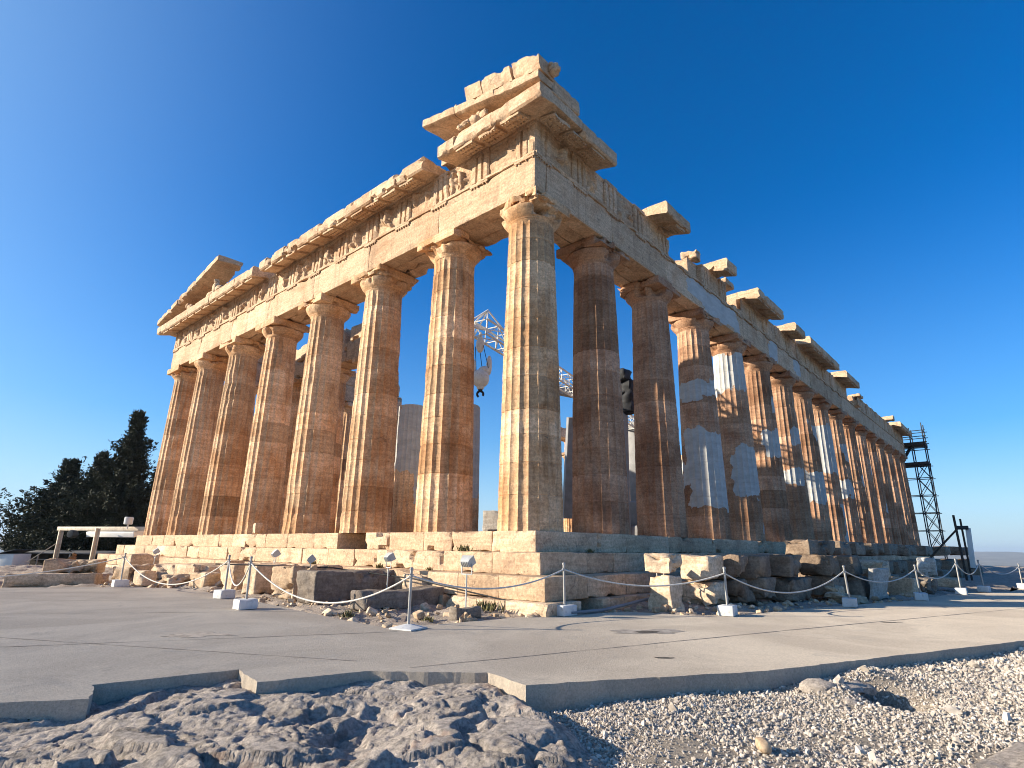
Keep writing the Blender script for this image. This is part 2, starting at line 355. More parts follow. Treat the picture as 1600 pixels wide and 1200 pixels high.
# far terrain: one sheet to the horizon with the plateau, the city plain below and hazy hills
def far_ground():
    rs = np.concatenate([[0, 20, 45, 70, 90, 110, 135, 165, 220, 320, 500], np.geomspace(800, 14000, 26)]); n = 220
    th = np.linspace(0, 2*PI, n, endpoint=False)
    Rr, T = np.meshgrid(rs, th, indexing='ij'); X = Rr*np.cos(T)+25; Y = Rr*np.sin(T)+8
    Z = np.full(X.shape, -2.35)
    Z = np.where(Rr > 90, -2.35-np.clip((Rr-90)/200, 0, 1)**.8*75, Z)
    # hills: along -y +x (behind the far end) and all round, higher in places
    q = np.stack([np.cos(T)*3, np.sin(T)*3, Rr*0], -1).reshape(-1, 3)
    prof = (.55+.45*fbm(q*1.7+3, 50, 4)).reshape(X.shape)
    hump = np.exp(-((Rr-9500)/2200)**2)*np.clip(prof, 0, 1.15)*132
    Z = Z + hump + np.where(Rr > 900, 10*vn(np.stack([X/400, Y/400, X*0], -1).reshape(-1, 3), 4).reshape(X.shape), 0)
    V = np.stack([X, Y, Z], -1).reshape(-1, 3); i = np.arange(len(rs)-1)[:, None]*n; j = np.arange(n)[None]; j2 = (j+1) % n
    return MB().add(V, np.stack([i+j, i+n+j, i+n+j2, i+j2], -1).reshape(-1, 4))
FARM = simple('distant_dry_land', (.20, .18, .13), .95, 0, .3, .004, .5)
kind(far_ground().build('ground', FARM, sharp=80), 'structure')

# paved path, cast with steps in its near edge
def pavement():
    mb = MB(); n = len(PAVE)
    # bevelled slab with a slightly rough edge line
    P = []
    for i in range(n):
        a, b = PAVE[i], PAVE[(i+1) % n]; L = np.hypot(*(b-a)); k = max(1, int(L/.05)) if (i < 11 or 15 < i < 34) and L < 8 else 1
        for t in range(k): P.append(a+(b-a)*t/k)
    P = np.array(P); m = len(P); w = .020*np.stack([fbm(np.c_[P*5, P[:, :1]*0], 3, 3), fbm(np.c_[P*5, P[:, :1]*0], 4, 3)], 1); P = P+w
    top = np.c_[P, np.full(m, PZ)]; bot = np.c_[P, np.full(m, PZ-.45)]; j = np.arange(m); j2 = (j+1) % m
    mb.add(np.r_[top, bot], [np.arange(m)[None], np.stack([j, j+m, j2+m, j2], 1)])
    return mb
pv = kind(pavement().build('pavement', CONC, smooth=False), 'structure')
jm = MB()
def gp(x, y): return np.array([x, y, PZ+.004])
def strip(mb, a, b, w, seed):
    a = np.array(a, float); b = np.array(b, float); d = b-a; L = np.hypot(*d); nrm = np.array([-d[1], d[0]])/L; k = max(2, int(L/.25)); t = np.linspace(0, 1, k)
    c = a+t[:, None]*d + nrm*(.012*vn(np.c_[t*L*1.3, t*0, t*0], seed))[:, None]; ww = w*(.75+.5*vn(np.c_[t*L*3, t*0, t*0+5], seed))[:, None]
    V = np.r_[np.c_[c+nrm*ww/2, np.full(k, PZ+.004)], np.c_[c-nrm*ww/2, np.full(k, PZ+.004)]]; i = np.arange(k-1)
    mb.add(V, np.stack([i, i+k, i+k+1, i+1], 1))
JL = [((-10.45, 3.05), (-7.35, -3.05)), ((-10.9, 1.6), (-5.35, -1.3)), ((-9.6, 6.2), (-4.75, 2.6)), ((-8.9, 9.4), (-4.5, 6.2)), ((-7.15, -3.85), (-.2, -6.0)), ((-9.0, 13), (-5.2, 10.2)), ((-.2, -6.0), (9.5, -9.2)), ((-13.5, 3.9), (-10.9, 1.6))]
for i, (a, b) in enumerate(JL): strip(jm, a, b, .03, 30+i)
jm.build('joint_line', simple('dark_joint_mortar', (.24, .21, .185), .9, 0, .2, 5), pv, smooth=False)

def blotch(cx, cy, rx, ry, seed, name, mat, z):
    th = np.linspace(0, 2*PI, 60, endpoint=False); r_ = 1+.45*fbm(np.c_[np.cos(th)*1.6, np.sin(th)*1.6, th*0+seed], seed, 3)
    V = np.c_[cx+rx*r_*np.cos(th)*.74+ry*r_*np.sin(th)*.66, cy-rx*r_*np.cos(th)*.66+ry*r_*np.sin(th)*.74, th*0+PZ+z]; MB().add(V, np.arange(60)[None]).build(name, mat, pv, smooth=False)
PATM = simple('worn_concrete_patch', (.36, .31, .26), .95, 0, .3, 8, .02); CHIP = simple('broken_concrete_hollow', (.10, .085, .07), .95, 0, .5, 20, .02)
blotch(-2.15, -4.3, .62, .26, 3, 'worn_patch', PATM, .004); blotch(-2.2, -4.35, .22, .10, 5, 'worn_patch', CHIP, .008); blotch(-4.3, -5.75, .16, .05, 7, 'worn_patch', CHIP, .004); blotch(2.9, -7.2, .2, .05, 9, 'worn_patch', CHIP, .004); blotch(-7.9, .6, .5, .3, 11, 'worn_patch', PATM, .004)
# rubble and bare rock between the path and the temple
def rub_z(X, Y):
    d = dpoly(X, Y, PAVE); q = np.c_[X, Y, X*0]
    z = -1.93 + .10*fbm(q*.9, 60, 3) + .05*ridged(q*2.6, 64, 4)*.6 + np.clip(d/3, 0, 1)*.10 + .03*fbm(q*8, 69, 3)
    z = np.where(d < .5, np.minimum(z, -1.88+.12*np.clip(d, 0, .5)+.03*vn(q*5, 3)), z)
    return np.where(d < .03, -2.1, z)
V, F = hfield(np.arange(-9, 26, .12), np.arange(-8.6, 34, .12), rub_z, lambda X, Y: (dpoly(X, Y, PAVE) > -.3) & ~((X > 2) & (Y > 2)) & (Y > np.interp(X, [-10, -6.8, -4.2, 1.6, 12, 45], [9, 6, -4.5, -7, -11, -20])))
kind(MB().add(V, F).build('rubble_ground', RUBM, sharp=60), 'structure')
V, F = hfield(np.arange(24, 110, .6), np.arange(-30, 6, .6), lambda X, Y: -1.95+.12*fbm(np.c_[X, Y, X*0]*.5, 62, 3), lambda X, Y: (dpoly(X, Y, PAVE) > -.5) & ~((X > 4) & (X < 66) & (Y > 3)) & (X < 85))
kind(MB().add(V, F).build('earth_bank', RUBM, sharp=60), 'structure')

# foreground bedrock
RB = np.array([(-5.0, -1.0), (-6.3, -4.9), (-6.5, -5.45), (-6.80, -5.82), (-7.2, -6.5), (-7.7, -7.2), (-9.0, -9.6), (-20, -12), (-22, 5), (-12, 5)])
def rock_z(X, Y):
    q = np.c_[X, Y, X*0]; d = dpoly(X, Y, PAVE); e = -dpoly(X, Y, RB)
    along = X*.66-Y*.75; across = X*.75+Y*.66; p_ = np.c_[along*.55, across, X*0]
    w = p_ + .16*np.c_[fbm(q*1.9, 80, 3), fbm(q*1.9+9, 84, 3), X*0]
    L = 2.3*fbm(p_*.6+4, 71, 2) + .45*fbm(w*1.7, 75, 3)
    fr = L-np.floor(L); st = np.floor(L) + np.clip((fr-.90)/.10, 0, 1) + .22*fr
    def saw(v, p):
        g = v-np.floor(v); return np.where(g < p, g/p, (1-g)/(1-p))
    sd_ = q*0; u_ = X*.70-Y*.71; c_ = X*.71+Y*.70
    s1 = u_*.80 + .6*fbm(np.c_[u_*.5, c_*1.0, u_*0], 130, 3) + .35*np.floor(c_*1.1+.8*vn(q*.7, 131))
    s2 = u_*2.9 + .8*fbm(np.c_[u_*1.2, c_*2.2, u_*0]+5, 134, 3) + .5*np.floor(c_*2.7+.9*vn(q*1.5, 135))
    z = -2.03 + .05*st + .17*saw(s1, .90)*(.6+.4*vn(q*.8+3, 136)) + .022*saw(s2, .86)*(.5+.5*vn(q*1.6, 137))
    z -= .075*np.exp(-(np.abs(vn(w*1.5, 90))/.045)**2)*np.clip(.4+vn(q*1.3, 91), 0, 1)
    z -= .05*np.exp(-(np.abs(vn(w*3.7+3, 92))/.06)**2)*np.clip(.3+vn(q*2.1, 95), 0, 1)
    z -= .13*np.maximum(0, vn(p_*1.9+8, 97)-.30) + .07*np.maximum(0, vn(w*5.5, 99)-.45)
    z += .045*fbm(q*.55+11, 140, 2) + .006*fbm(w*np.array([4, 7, 1]), 60, 4) + .010*fbm(q*15, 93, 4) + .007*fbm(q*40, 94, 2)
    for k_, (sc_, am_) in enumerate(((1.5, .07), (3.4, .03), (9, .014))): z -= am_*np.clip(1-np.abs(vn(w*sc_+k_*5.1, 110+k_))*8, 0, 1)**1.3*np.clip(.55+vn(q*1.7+k_, 120+k_), 0, 1)
    z = np.minimum(z, -1.885-.03*np.clip(1-d/.5, 0, 1))
    z = z - .03*np.clip(1-d/.3, 0, 1)*(.3+.7*(vn(q*1.1, 42)*.5+.5))
    ne = np.clip(1-d/.7, 0, 1); z = z*(1-.6*ne) + (-1.935+.025*fbm(q*6, 44, 3))*.6*ne
    z = np.maximum(z, -2.38); z = np.where(d < -.02, -2.3, z)
    return z - np.clip(.45-e, 0, .6)*.5*(1+.5*vn(q*3, 9))
V, F = hfield(np.arange(-15.5, -6.0, .021), np.arange(-10.2, 2.6, .021), rock_z, lambda X, Y: (dpoly(X, Y, PAVE) > -.15) & (dpoly(X, Y, RB) < .25))
kind(MB().add(V, F).build('bedrock', ROCK, sharp=70), 'structure')

def grav_z(X, Y):
    q = np.c_[X, Y, X*0]; z = -2.10+.16*np.clip((X+7)/9, 0, 1) + .035*fbm(q*.9, 33, 3)
    # hollow worn in the gravel beside a half-buried rock
    z -= .42*np.exp(-(((X+3.55)*.8+(Y+8.15)*.6)/.42)**2-(((X+3.55)*-.6+(Y+8.15)*.8)/.30)**2)
    z += .11*np.exp(-(((X+3.0)/.55)**2+((Y+7.85)/.30)**2))
    z += .10*np.exp(-(((X+4.05)/.35)**2+((Y+7.75)/.30)**2))
    return z
V, F = hfield(np.arange(-9.6, 16, .06), np.arange(-22, -4.8, .06), grav_z, lambda X, Y: (dpoly(X, Y, PAVE) > -.2) & (dpoly(X, Y, RB) > -.5))
kind(MB().add(V, F).build('gravel_bed', GRAV, sharp=60), 'structure')
def pebbles():
    ph = (1+5**.5)/2
    iv = np.array([(-1, ph, 0), (1, ph, 0), (-1, -ph, 0), (1, -ph, 0), (0, -1, ph), (0, 1, ph), (0, -1, -ph), (0, 1, -ph), (ph, 0, -1), (ph, 0, 1), (-ph, 0, -1), (-ph, 0, 1)])/1.9
    it = np.array([(0, 11, 5), (0, 5, 1), (0, 1, 7), (0, 7, 10), (0, 10, 11), (1, 5, 9), (5, 11, 4), (11, 10, 2), (10, 7, 6), (7, 1, 8), (3, 9, 4), (3, 4, 2), (3, 2, 6), (3, 6, 8), (3, 8, 9), (4, 9, 5), (2, 4, 11), (6, 2, 10), (8, 6, 7), (9, 8, 1)])
    var = [iv*(1+.3*RNG.standard_normal((12, 1)))*np.array([1.35, 1, .75]) for _ in range(10)]
    out = []
    for (x0, x1, y0, y1, dens) in ((-9.2, -1.5, -11.2, -5.0, 1900), (-1.5, 4, -13, -7.5, 800), (4, 11, -17, -10, 200)):
        n = int((x1-x0)*(y1-y0)*dens); X = RNG.uniform(x0, x1, n); Y = RNG.uniform(y0, y1, n)
        ok = (dpoly(X, Y, PAVE) > .02) & (dpoly(X, Y, RB) > -.34-.2*RNG.random(n)**2)
        D = np.hypot(X+12.07, Y+9.79); ok &= (D > 3.6)
        out.append((X[ok], Y[ok]))
    X = np.concatenate([o[0] for o in out]); Y = np.concatenate([o[1] for o in out]); n = len(X)
    sz = .0078*np.exp(.5*RNG.standard_normal(n)).clip(.45, 2.8)*(1+.45*(X > -1.5)); big = RNG.random(n) < .004; sz[big] *= 3.2
    thin = fbm(np.c_[X, Y, X*0]*1.1, 21, 3) + .9*RNG.random(n) > -.5; X, Y, sz = X[thin], Y[thin], sz[thin]; n = len(X)
    Z = grav_z(X, Y)+sz*.35
    q = RNG.standard_normal((n, 4)); q /= np.linalg.norm(q, axis=1, keepdims=True); w, x, y, z = q.T
    Rm = np.stack([1-2*(y*y+z*z), 2*(x*y-z*w), 2*(x*z+y*w), 2*(x*y+z*w), 1-2*(x*x+z*z), 2*(y*z-x*w), 2*(x*z-y*w), 2*(y*z+x*w), 1-2*(x*x+y*y)], 1).reshape(n, 3, 3)
    VV = np.stack(var)[RNG.integers(0, 10, n)]*sz[:, None, None]
    VV = np.einsum('nij,nkj->nki', Rm, VV)+np.stack([X, Y, Z], 1)[:, None]
    FF = (it[None]+(np.arange(n)*12)[:, None, None]).reshape(-1, 3)
    tone = np.repeat(RNG.normal(0, .22, n).clip(-.5, .4), 12)
    return MB().add(VV.reshape(-1, 3), FF, tone)
PEB = simple('gravel_stones', (.50, .43, .36), .85, 0, .25, 9, .004); PEB.node_tree.nodes['Principled BSDF'].inputs['Diffuse Roughness'].default_value = .6
t_ = PEB.node_tree; b_ = t_.nodes['Principled BSDF']; lk = b_.inputs['Base Color'].links[0].from_socket
at_ = nn(t_, 'ShaderNodeAttribute'); at_.attribute_name = 'tone'
cb_ = t_.nodes.new('ShaderNodeCombineColor')
for i_, e_ in enumerate((1, 1.05, 1.12)): t_.links.new(math_(t_, 'POWER', math_(t_, 'ADD', 1.0, at_.outputs['Fac']), e_), cb_.inputs[i_])
t_.links.new(mix(t_, 1, lk, cb_.outputs[0], 'MULTIPLY'), b_.inputs['Base Color'])
kind(pebbles().build('gravel', PEB, smooth=False), 'stuff')

# ------------------------------------------------------------------ the temple
T = thing('ancient_temple', 'ruined Doric marble temple with fluted columns on three steps', 'temple')
E0 = 1.02
EY = [E0]+[E0+3.68+4.296*i for i in range(6)]; EY.append(EY[-1]+3.68)           # east front, 8 columns
NX = [E0]+[E0+3.69+4.291*i for i in range(15)]; NX.append(NX[-1]+3.69)         # flank, 17 columns
LY, LX = 30.88, 69.5
AF = .15                                                                     # face line of the architrave
rs = random.Random(3)

def course(mb, side, off, z0, z1, seed, skip=(), deep=1.25, lo=1.2, hi=2.0):
    L = LY if side == 'E' else LX; s = -off; k = 0; rg = random.Random(seed)
    while s < L+off-.05:
        w = rg.uniform(lo, hi)
        if s+w > L+off-.7: w = L+off-s
        if k not in skip:
            a = (rg.uniform(-.012, .012)); tn = rg.gauss(0, .09); zt = rg.uniform(-.006, .0); near = s < 24
            d = (deep, w-.008, z1-z0); c = (-off+a+deep/2, s+w/2, (z0+z1)/2+zt)
            if side == 'N': d = (w-.008, deep, z1-z0); c = (s+w/2, -off+a+deep/2, (z0+z1)/2+zt)
            if not (side == 'N' and s < -off+deep-.1 and w < deep):
                blk(mb, c, d, tn, cell=.16 if near else .5, r=.012, rough=.008, chip=.10 if rg.random() < .8 else .3, seed=seed*31+k, csize=.09 if rg.random() < .7 else .2)
        s += w; k += 1
ST = [(0, -.55, 0., 11, (5,)), (.72, -1.07, -.55, 12, ()), (1.44, -1.585, -1.07, 13, (9,))]
for off, z0, z1, sd_, sk in ST:
    mb = MB(); course(mb, 'E', off, z0, z1, sd_, sk)
    mn = MB(); course(mn, 'N', off, z0, z1, sd_+40)
    # the corner block belongs to the east course; start the north course after it
    mb.add(np.concatenate(mn.V), [x for x in mn.F], np.concatenate(mn.T), np.concatenate(mn.N))
    i_ = 1.2-off
    box(mb, ((i_+LX+off)/2, (i_+LY+off)/2, (z0+z1)/2-.012), (LX+off-i_, LY+off-i_, z1-z0-.02), r=.02)
    mb.build('step', MSTP, T)
mb = MB(); course(mb, 'E', 1.75, -2.25, -1.592, 17, (), lo=.8, hi=1.6); mb.build('foundation', MBLK, T); mb = MB(); course(mb, 'N', 1.75, -2.25, -1.592, 18, lo=.8, hi=1.6); mb.build('foundation', MBLK, T)

def shaft(cx, cy, seed, fine=True, top=9.62, newb=(), ragged=.35, nz=None, rb=.952, rt=.742, h=9.62, cap=True, dmg=.55):
    per = 10 if fine else 6; n = 20*per; nz = nz or (96 if fine else 34); rg = np.random.default_rng(seed)
    zs = np.linspace(0, top, nz); js = []; z = 0
    while z < top-.5:
        z += rg.uniform(.72, 1.02); js.append(z)
    js = [j for j in js if j < top-.3]
    for j in js: zs = np.concatenate([zs[np.abs(zs-j) > .03], [j-.014, j-.005, j+.005, j+.014]])
    zs = np.sort(zs); th = np.arange(n)/n*2*PI; Z, TH = np.meshgrid(zs, th, indexing='ij')
    u = Z/h; Rz = rb+(rt-rb)*u + .017*np.sin(PI*u)
    t = (TH*20/(2*PI)) % 1; fl = .056*(Rz/rb)*(1-(2*t-1)**2)**.85
    fade = np.clip((h-.02-Z)/.12, 0, 1) if top >= h-.05 else 1
    arr = np.abs(2*t-1)**6
    q = np.stack([np.cos(TH)*1.0, np.sin(TH)*1.0, Z], -1).reshape(-1, 3)+seed*7.7
    ch = np.maximum(0, fbm(q*np.array([2.2, 2.2, 1.6]), seed, 4)-.40).reshape(Z.shape); big = np.maximum(0, fbm(q*.9, seed+9, 3)-.62).reshape(Z.shape)
    jn = np.zeros(Z.shape); dn = np.zeros(Z.shape)
    for k, j in enumerate(js):
        jn = np.maximum(jn, np.exp(-(np.abs(Z-j)/.008)**2)); dn = np.where(Z > j, rg.normal(0, .15), dn)
        che = np.exp(-((Z-j)/.06)**2)*np.maximum(0, vn(q*4+k, seed+k).reshape(Z.shape)-.1); ch = ch+che*.7*arr
    r_ = Rz - fl*fade - dmg*(.06*ch*(.15+.85*arr) + .16*big) - .02*jn + .004*fbm(q*6, seed+3, 3).reshape(Z.shape)
    new = np.zeros(Z.shape)
    for (a, b, c0, c1) in newb:      # bands of new marble: z from a to b, angles c0..c1 (degrees), ragged edge
        dz = np.minimum(Z-a, b-Z); ad = np.degrees(TH)
        da = (np.abs((ad-(c0+c1)/2+180) % 360-180)-(c1-c0)/2)*-PI/180*.9 if c1-c0 < 359 else 9
        new = np.maximum(new, np.clip(.5+1.2*np.minimum(dz, da)+.0*dz, 0, 1.2))
    if len(newb): new = new + ragged*fbm(q*1.5, seed+40, 3).reshape(Z.shape)*(new > .02)
    V = np.stack([cx+np.cos(TH)*r_, cy+np.sin(TH)*r_, Z], -1).reshape(-1, 3); k = len(zs)
    i = np.arange(k-1)[:, None]*n; j = np.arange(n)[None]; j2 = (j+1) % n
    F = [np.stack([i+j, i+j2, i+n+j2, i+n+j], -1).reshape(-1, 4), (np.arange(n)+(k-1)*n)[None]]
    return MB().add(V, F, dn.ravel(), new.ravel())
def capital(cx, cy, seed, brk=.35, fine=True, new=0.):
    mb = MB(); n = 72 if fine else 36
    pr = [(.735, 9.58), (.755, 9.62), (.765, 9.64), (.75, 9.655), (.775, 9.675), (.785, 9.695), (.77, 9.71), (.82, 9.75), (.90, 9.84), (.965, 9.93), (1.0, 10.01), (1.0, 10.06), (.97, 10.09)]
    pr = np.array(pr); k = len(pr); th = np.arange(n)/n*2*PI
    V = np.stack([pr[:, 0, None]*np.cos(th), pr[:, 0, None]*np.sin(th), np.repeat(pr[:, 1, None], n, 1)], -1).reshape(-1, 3)
    q = V*2.0+seed*5.1; rad = np.hypot(V[:, 0], V[:, 1]); am = np.maximum(0, fbm(q, seed, 3)-.2)*brk*np.clip((rad-.76)/.2, 0, 1)
    sc = 1-am/np.maximum(rad, .1)-.008*fbm(q*3, seed+2, 3); V[:, 0] *= sc; V[:, 1] *= sc
    i = np.arange(k-1)[:, None]*n; j = np.arange(n)[None]; j2 = (j+1) % n
    tn = rs.gauss(0, .08)
    mb.add(V+np.array([cx, cy, 0]), [np.stack([i+j, i+j2, i+n+j2, i+n+j], -1).reshape(-1, 4), (np.arange(n)+(k-1)*n)[None]], tn, new)
    blk(mb, (cx, cy, 10.255), (2.0, 2.0, .345), tn, new, cell=.1 if fine else .3, r=.02, rough=.012, chip=brk*1.0, seed=seed, csize=.2, cf=1.7, thr=.1)
    return mb
def put_column(cx, cy, seed, fine, newb=(), brk=.35, mat=None, **k):
    o = shaft(cx, cy, seed, fine, newb=newb, **k).build('column', mat or MCOL, T, sharp=28)
    capital(cx, cy, seed, brk, fine).build('capital', mat or (MCOL if fine else MENT), o); return o
for i, y in enumerate(EY): put_column(E0, y, 100+i, True, brk=(.75, .45, .3, .4, .3, .4, .3, .6)[i])
ALL = (0, 360)
NEWN = {3: [(6.25, 7.05, *ALL), (1.35, 4.7, 150, 345), (2.2, 3.2, 120, 250)], 4: [(7.5, 9.7, *ALL), (2.2, 4.6, 190, 350), (0, 1.0, 280, 350)], 5: [(4.6, 6.2, 200, 340), (7.2, 8.2, 260, 360)],
        6: [(6.0, 7.0, 230, 350), (3.4, 4.3, 150, 260)], 7: [(2.6, 4.6, *ALL), (6.8, 7.8, 240, 350)], 8: [(5.0, 8.4, 170, 300), (.3, 2.6, 260, 340)], 9: [(6.2, 7.6, 230, 350), (3.5, 4.8, 170, 260)], 10: [(4.6, 5.8, 240, 340)], 11: [(6, 7, 250, 350)], 12: [(3, 4, 240, 340)]}
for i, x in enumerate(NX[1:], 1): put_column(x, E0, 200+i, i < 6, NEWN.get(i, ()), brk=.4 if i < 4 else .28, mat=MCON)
for i, x in enumerate(NX[1:], 1):                      # opposite flank: its middle is missing
    if x < 19 or x > 38: put_column(x, LY-E0, 300+i, False)
for i, y in enumerate(EY[1:-1], 1): put_column(LX-E0, y, 340+i, False)

# architrave: three beams side by side between column axes
REG = []   # triglyph centres
def tri_pos(ax, L):
    p_ = [AF+.42]
    for a, b in zip(ax[:-1], ax[1:]):
        c0 = p_[-1]; c1 = b if b != ax[-1] else L-AF-.42
        p_ += [(c0+c1)/2, c1]
    return p_
TE, TN = tri_pos(EY, LY), tri_pos(NX, LX)
def place_fn(side):
    if side == 'E': return lambda a, s, z: (a, s, z)
    if side == 'N': return lambda a, s, z: (s, a, z)
    if side == 'S': return lambda a, s, z: (s, LY-a, z)
    return lambda a, s, z: (LX-a, s, z)
def arch(side, ax, seed, skip=(), newx=()):
    mb = MB(); pf = place_fn(side); L = LY if side in 'EW' else LX
    cuts = [AF]+ax[1:-1]+[L-AF]
    
    for i, (a, b) in enumerate(zip(cuts[:-1], cuts[1:])):
        if i in skip: continue
        near = side in 'EN' and a < 30
        for k in range(3):
            a_, b_ = a, b
            ins = (.60 if k == 0 else 1.80) if side in 'NS' else (.0 if k == 0 else .60)
            if i == 0: a_ = a+ins
            if i == len(cuts)-2: b_ = b-ins
            a0 = AF+k*.60; w = .575; z0 = 10.432+(0 if k == 0 else rs.uniform(0, .05))
            tn = rs.gauss(0, .07); d = (w, b_-a_-.012, 11.70-z0); c = (a0+w/2, (a_+b_)/2, (11.70+z0)/2)
            V, F = stone(d, cell=.14 if (near and k == 0) else .4, r=.016, rough=.012 if k == 0 else .02, chip=.10 if k == 0 else .4, seed=seed+i*3+k, csize=.1, cf=1.9)
            V = V+np.array(c); nw = 0.
            for (p0, p1) in newx:
                nw = np.maximum(nw, np.clip(.5+.9*np.minimum(V[:, 1]-p0, p1-V[:, 1])+.3*vn(V*1.3, 6), 0, 1.2)*(k == 0)*(V[:, 2] > 10.6+.6*vn(V*.5, 8)))
            mb.add(np.stack(pf(*V.T), 1), F[:, ::-1] if side in 'NW' else F, tn, nw)
        # taenia
        sweep(mb, [(AF-.06, 11.705), (AF+1.70, 11.705), (AF+1.70, 11.80), (AF-.06, 11.80)], a+.006, b-.006, pf, .2, .008, .14 if near else .05, seed+i, rs.gauss(0, .06))
    for c in (TE if side == 'E' else TN):
        if side == 'S' or side == 'W': break
        if side == 'N' and c > 40: continue
        sweep(mb, [(AF-.055, 11.615), (AF-.003, 11.615), (AF-.003, 11.70), (AF-.055, 11.70)], c-.42, c+.42, pf, .2, .004, .05, seed+77, -.05)
        for g in range(6):
            s = c-.35+.14*g
            if rs.random() < .12: continue
            box(mb, pf(AF-.03, s, 11.585), (.05, .05, .055), r=.012, tone=-.1)
    return mb
ae = arch('E', EY, 400).build('architrave', MENT, T)
an = arch('N', NX, 500, newx=((11.2, 17.2), (22, 23.5), (26.5, 28.2))).build('architrave', MENT, T)
arch('S', NX, 600, skip=(5, 6, 7, 8, 9)+((4,))).build('architrave', MENT, T)
arch('W', EY, 650).build('architrave', MENT, T)

# frieze
def triglyph(pf, c, seed, z1=12.98, fine=True):
    mb = MB(); w = .42; a0 = AF-.03; g = .10
    pts = [(-w, .0+.05), (-w+.06, 0), (-.195, 0), (-.14, g), (-.085, 0), (.085, 0), (.14, g), (.195, 0), (w-.06, 0), (w, .05), (w, .45), (-w, .45)]
    pr = np.array(pts); m = len(pr); zs = np.linspace(11.805, z1-.13, 12 if fine else 4); k = len(zs); q = np.stack([np.tile(pr[:, 0], k), np.tile(pr[:, 1], k), np.repeat(zs, m)], 1)
    am = .07*np.maximum(0, fbm(q*2.6+seed, seed, 3)-.12); q[:, 1] += np.where(q[:, 1] < .4, am, 0)+.006*vn(q*6+seed, seed)
    i = np.arange(k-1)[:, None]*m; j = np.arange(m)[None]; j2 = (j+1) % m
    V = np.stack(pf(a0+q[:, 1], c+q[:, 0], q[:, 2]), 1)
    mb.add(V, [np.stack([i+j, i+j2, i+m+j2, i+m+j], -1).reshape(-1, 4), np.arange(m)[None, ::-1], (np.arange(m)+(k-1)*m)[None]], rs.gauss(0, .08))
    sweep(mb, [(a0-.015, z1-.132), (a0+.45, z1-.132), (a0+.45, z1), (a0-.015, z1)], c-w, c+w, pf, .15, .006, .12, seed, -.02); return mb
def metope(pf, s0, s1, seed, z1=12.98, carve=.5, fine=True):
    mb = MB(); n = 34 if fine else 6; a0 = AF+.06; rg = np.random.default_rng(seed)
    ss = np.linspace(s0+.003, s1-.003, n); zs = np.linspace(11.805, z1, n); SS, ZZ = np.meshgrid(ss, zs, indexing='ij'); H = np.zeros(SS.shape)
    if carve > 0:
        for k in range(rg.integers(2, 4)):                         # worn figures: a trunk with a few limbs
            cx = rg.uniform(s0+.25, s1-.25); cz = rg.uniform(12.2, 12.55); segs = [((cx, cz-.1), (cx+rg.uniform(-.12, .12), cz+.25), .13)]
            for l in range(4):
                an_ = rg.uniform(0, 2*PI); b0 = (cx, cz+(.15 if l % 2 else -.1)); b1 = (b0[0]+.3*math.cos(an_), b0[1]+.34*math.sin(an_)); segs.append((b0, b1, .075))
            for (p0, p1, r_) in segs:
                p0 = np.array(p0); p1 = np.array(p1); d = p1-p0; t = np.clip(((SS-p0[0])*d[0]+(ZZ-p0[1])*d[1])/(d@d), 0, 1); D = np.hypot(SS-p0[0]-t*d[0], ZZ-p0[1]-t*d[1])
                H = np.maximum(H, np.sqrt(np.clip(1-(D/r_)**2, 0, 1))*r_*1.25)
        er = np.clip(.5+1.6*fbm(np.stack([SS, ZZ, SS*0+seed], -1).reshape(-1, 3)*2.4, seed, 2).reshape(SS.shape), 0, 1); H = H*er*carve*1.5
    H = H + .022*fbm(np.stack([SS, ZZ, SS*0+seed], -1).reshape(-1, 3)*5, seed+4, 4).reshape(SS.shape)
    H = np.where(ZZ > z1-.09, .04, H); A = a0-H; V = np.stack(pf(A.ravel(), SS.ravel(), ZZ.ravel()), 1)
    i = np.arange(n-1)[:, None]*n; j = np.arange(n-1)[None]
    mb.add(V, np.stack([i+j, i+j+1, i+n+j+1, i+n+j], -1).reshape(-1, 4), rs.gauss(0, .06)); return mb
def frieze(side, tri, ranges, seed, carve, zt):
    pf = place_fn(side); mb = MB()
    for (p0, p1) in ((max(a, 1.9 if side in 'NS' else a), b) for a, b in ranges):                                        # backing blocks behind triglyphs and metopes
        s = p0
        while s < p1-.05:
            w = min(rs.uniform(1.2, 2.2), p1-s); w = p1-s if p1-s-w < .5 else w
            d = (1.5, w-.01, zt(s)-11.81); V, F = stone(d, .3, .02, .02, .25, seed=seed+int(s*9), csize=.15)
            V = V+np.array((AF+.24+.75, s+w/2, (zt(s)+11.81)/2)); mb.add(np.stack(pf(*V.T), 1), F[:, ::-1] if side in 'N' else F, rs.gauss(0, .06)); s += w
    fr = mb.build('frieze', MENT, T)
    fine_lim = 31 if side == 'E' else 30
    for i, c in enumerate(tri):
        if any(p0-.1 <= c-.4 and c+.4 <= p1+.1 for p0, p1 in ranges): triglyph(pf, c, seed+i, zt(c), c < fine_lim).build('triglyph', MENT, fr, sharp=25)
        if i+1 < len(tri) and any(p0-.1 <= c+.4 and tri[i+1]-.4 <= p1+.1 for p0, p1 in ranges): metope(pf, c+.42, tri[i+1]-.42, seed+200+i, zt(c), carve(i), c < fine_lim).build('metope', MENT, fr, sharp=60)
    return fr
frieze('E', TE, [(AF+.05, LY-AF-.05)], 700, lambda i: (1., .8, .9, 1., .9, .8, .9, 1., .9, .8, .9, 1., .9, .8)[i % 14], lambda s: 12.98)
